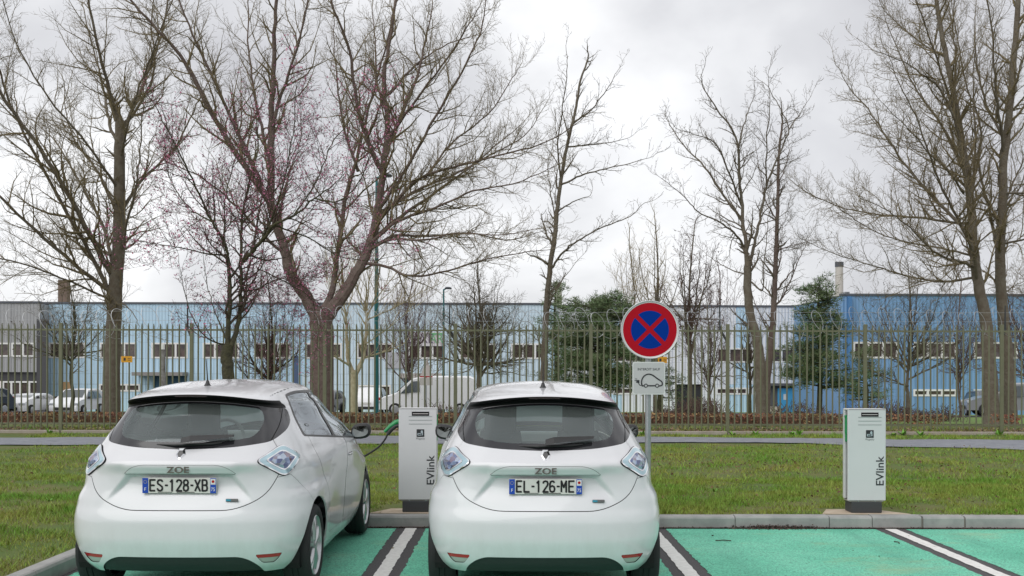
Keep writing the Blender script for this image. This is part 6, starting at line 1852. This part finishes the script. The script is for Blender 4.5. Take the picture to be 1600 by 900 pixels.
bushy('bare_tree', 'faint thicket-like tree between the forked trunk and the plane tree tops', 60, 640, 650, 420, 60, 71, M_BARKR, M_TWIGR, n=11, w=6, fork=.2, low=.4, sub=(.45, 2.0, .34, .8, .25, .4), up=.9)
bushy('bare_tree', 'far pale bare tree behind the white building, above its roof line', 95, 985, 640, 375, 40, 72, M_BARK, M_TWIGP, n=8, w=4, fork=.3, sub=(.8, 3.2, .6, 1.2, .5, .6), up=.9)
bushy('bare_tree', 'far feathery tree above the roof, between the narrow tree and the close pair', 95, 1125, 640, 425, 45, 73, M_BARKR, M_TWIGR, n=9, w=4, fork=.3, sub=(.8, 3.0, .6, 1.2, .5, .6), up=1.0)

# thicket of shrubs at the foot of the white building
n = 26000
def shrub(name, label, u0, u1, Y, vt, seed, m, cnt):
    rg = np.random.default_rng(seed); x0, x1 = bx(u0, Y), bx(u1, Y); z0 = gz(0, Y); h = bzz(vt, Y) - z0
    r = thing(name, label, 'shrub', ((x0 + x1) / 2, Y, z0), group='bare shrubs behind the hedge')
    q = rg.uniform(x0, x1, cnt) - (x0 + x1) / 2; yy = rg.normal(0, .5, cnt); hh_ = h * rg.uniform(.35, 1.05, cnt) * (.75 + .25 * np.sin(q * 2.2 + seed))
    A = np.stack([q, yy, np.zeros(cnt)], 1); B = A + np.stack([rg.normal(0, .12, cnt), rg.normal(0, .12, cnt), hh_ * .6], 1); Cc = B + np.stack([rg.normal(0, .16, cnt), rg.normal(0, .14, cnt), hh_ * .4], 1)
    seg_mesh('stems', np.vstack([A, B]), np.vstack([B, Cc]), np.full(2 * cnt, .010), np.full(2 * cnt, .006), M_TWIGR, r, 'stuff')
    k = rg.random((cnt * 3)) ; T = np.repeat(B, 3, 0) + (np.repeat(Cc - B, 3, 0)) * k[:, None] + rg.normal(0, .05, (cnt * 3, 3))
    leaf_obj('withered_leaves', leaf_cloud(T, .028, 1.0), m, r, 'stuff')
shrub('bare_shrub', 'reddish leafless shrubs in front of the white building, right of the sign post', 1030, 1130, 33, 618, 1, M_SEED, 380)
shrub('bare_shrub', 'thin reddish shrubs in front of the blue door', 1205, 1300, 34, 622, 2, M_SEED, 140)
shrub('bare_shrub', 'brown shrubs below the spreading tree, in front of the deep blue building', 1330, 1490, 34, 622, 3, M_SEED, 420)
shrub('bare_shrub', 'brown speckled shrubs in front of the white van body', 670, 745, 34, 618, 4, M_SEED, 130)

# pines
M_NEED = mat('pine_needles', (.10, .165, .07), .75, noise=(.9, .9, (.165, .215, .10), 4), island=.5)
def pine(label, Y, u, v0, vt, halfw, seed, tiers, nclump, w=9, rnd=False):
    rg = random.Random(seed); rn = np.random.default_rng(seed)
    x0 = bx(u, Y); z0 = gz(x0, Y); H = bzz(vt, Y) - z0; W = halfw * Y / FOC
    r = thing('pine_tree', label, 'tree', (x0, Y, z0), group='dark pines beyond the fence')
    b = MB(); b.tube([(0, 0, 0), (.05, 0, H * .4), (-.05, .05, H * .75), (0, 0, H * .98)], [w * Y / FOC / 2, w * Y / FOC * .4, w * Y / FOC * .2, .02], 10); b.build('trunk', M_BARKD, r, smooth=True)
    C = []; P0, P1, R0, R1 = [], [], [], []
    for k in range(tiers):
        f = .22 + .76 * (k + rg.random() * .6) / tiers
        z = H * f; env = (1 - max(0, (f - .45) / .58) ** 1.3) * (.75 + .25 * min(1, f / .4))
        if rnd: env = math.sqrt(max(.12, 1 - max(0, (f - .55) / .5) ** 2))
        L = W * env * rg.uniform(.55, 1.1); a = rg.uniform(0, 2 * math.pi)
        d = np.array([math.cos(a), math.sin(a), rg.uniform(-.05, .30)]); p = np.array([0, 0, z]); q = p + d * L
        P0.append(p); P1.append(q); R0.append(.035); R1.append(.01)
        m_ = max(3, int(nclump * L / W))
        for j in range(m_):
            t = .25 + .75 * (j + rg.random()) / m_
            c = p + d * L * t + np.array([rg.gauss(0, .22), rg.gauss(0, .22), rg.gauss(.05, .10)])
            C.append(c)
            P0.append(p + d * L * t * .93); P1.append(c); R0.append(.012); R1.append(.006)
    for j in range(nclump):
        C.append(np.array([rg.gauss(0, .16), rg.gauss(0, .16), H * rg.uniform(.88, 1.0)]))
    seg_mesh('boughs', P0, P1, R0, R1, M_BARKD, r, 'stuff')
    C = np.array(C); per = 34; n_ = len(C) * per
    cc = np.repeat(C, per, 0); d = rn.normal(0, 1, (n_, 3)); d[:, 2] = np.abs(d[:, 2]) * .8 - .1; d /= np.linalg.norm(d, axis=1, keepdims=True)
    s = rn.uniform(.10, .24, n_)[:, None]; side = np.cross(d, rn.normal(0, 1, (n_, 3))); side /= np.linalg.norm(side, axis=1, keepdims=True)
    o_ = cc + d * .05 + rn.normal(0, .07, (n_, 3))
    V = np.stack([o_ - side * .013, o_ + side * .013, o_ + d * s], 1).reshape(-1, 3)
    me = np_mesh('needles', V, np.arange(len(V)).reshape(-1, 3))
    tag(link('needles', me, r, M_NEED), kind='stuff')
pine('broad dark pine left of the no-stopping sign, above the middle hatchback', 38, 935, 648, 468, 92, 81, 84, 16, rnd=True)
pine('small pine with an open top behind the slender bare tree', 46, 868, 648, 440, 42, 82, 32, 8)
pine('dark pine with a ragged pointed top, left of the chimney', 36, 1280, 648, 438, 60, 83, 60, 12)
pine('low pine tuft behind the no-stopping sign, lower right of the disc', 44, 1030, 648, 520, 44, 84, 24, 9, rnd=True)
pine('low dark pine right of the pointed one, behind the right charging post', 42, 1352, 648, 545, 45, 85, 22, 8)

# unseen wood mass added behind the viewer for reflections in paint and glass
nw = 9000
wx = RNG.uniform(-70, 70, nw); wy = -48 + RNG.normal(0, 2.5, nw); wz = RNG.random(nw) ** 1.3 * (8 + 2.5 * np.sin(wx * .21) + 1.5 * np.sin(wx * .73 + 1))
leaf_obj('reflection_wood', leaf_cloud(np.stack([wx, wy, wz], 1), .62, 1.0), mat('reflection_wood_brown', (.07, .065, .045), .9, island=.4))
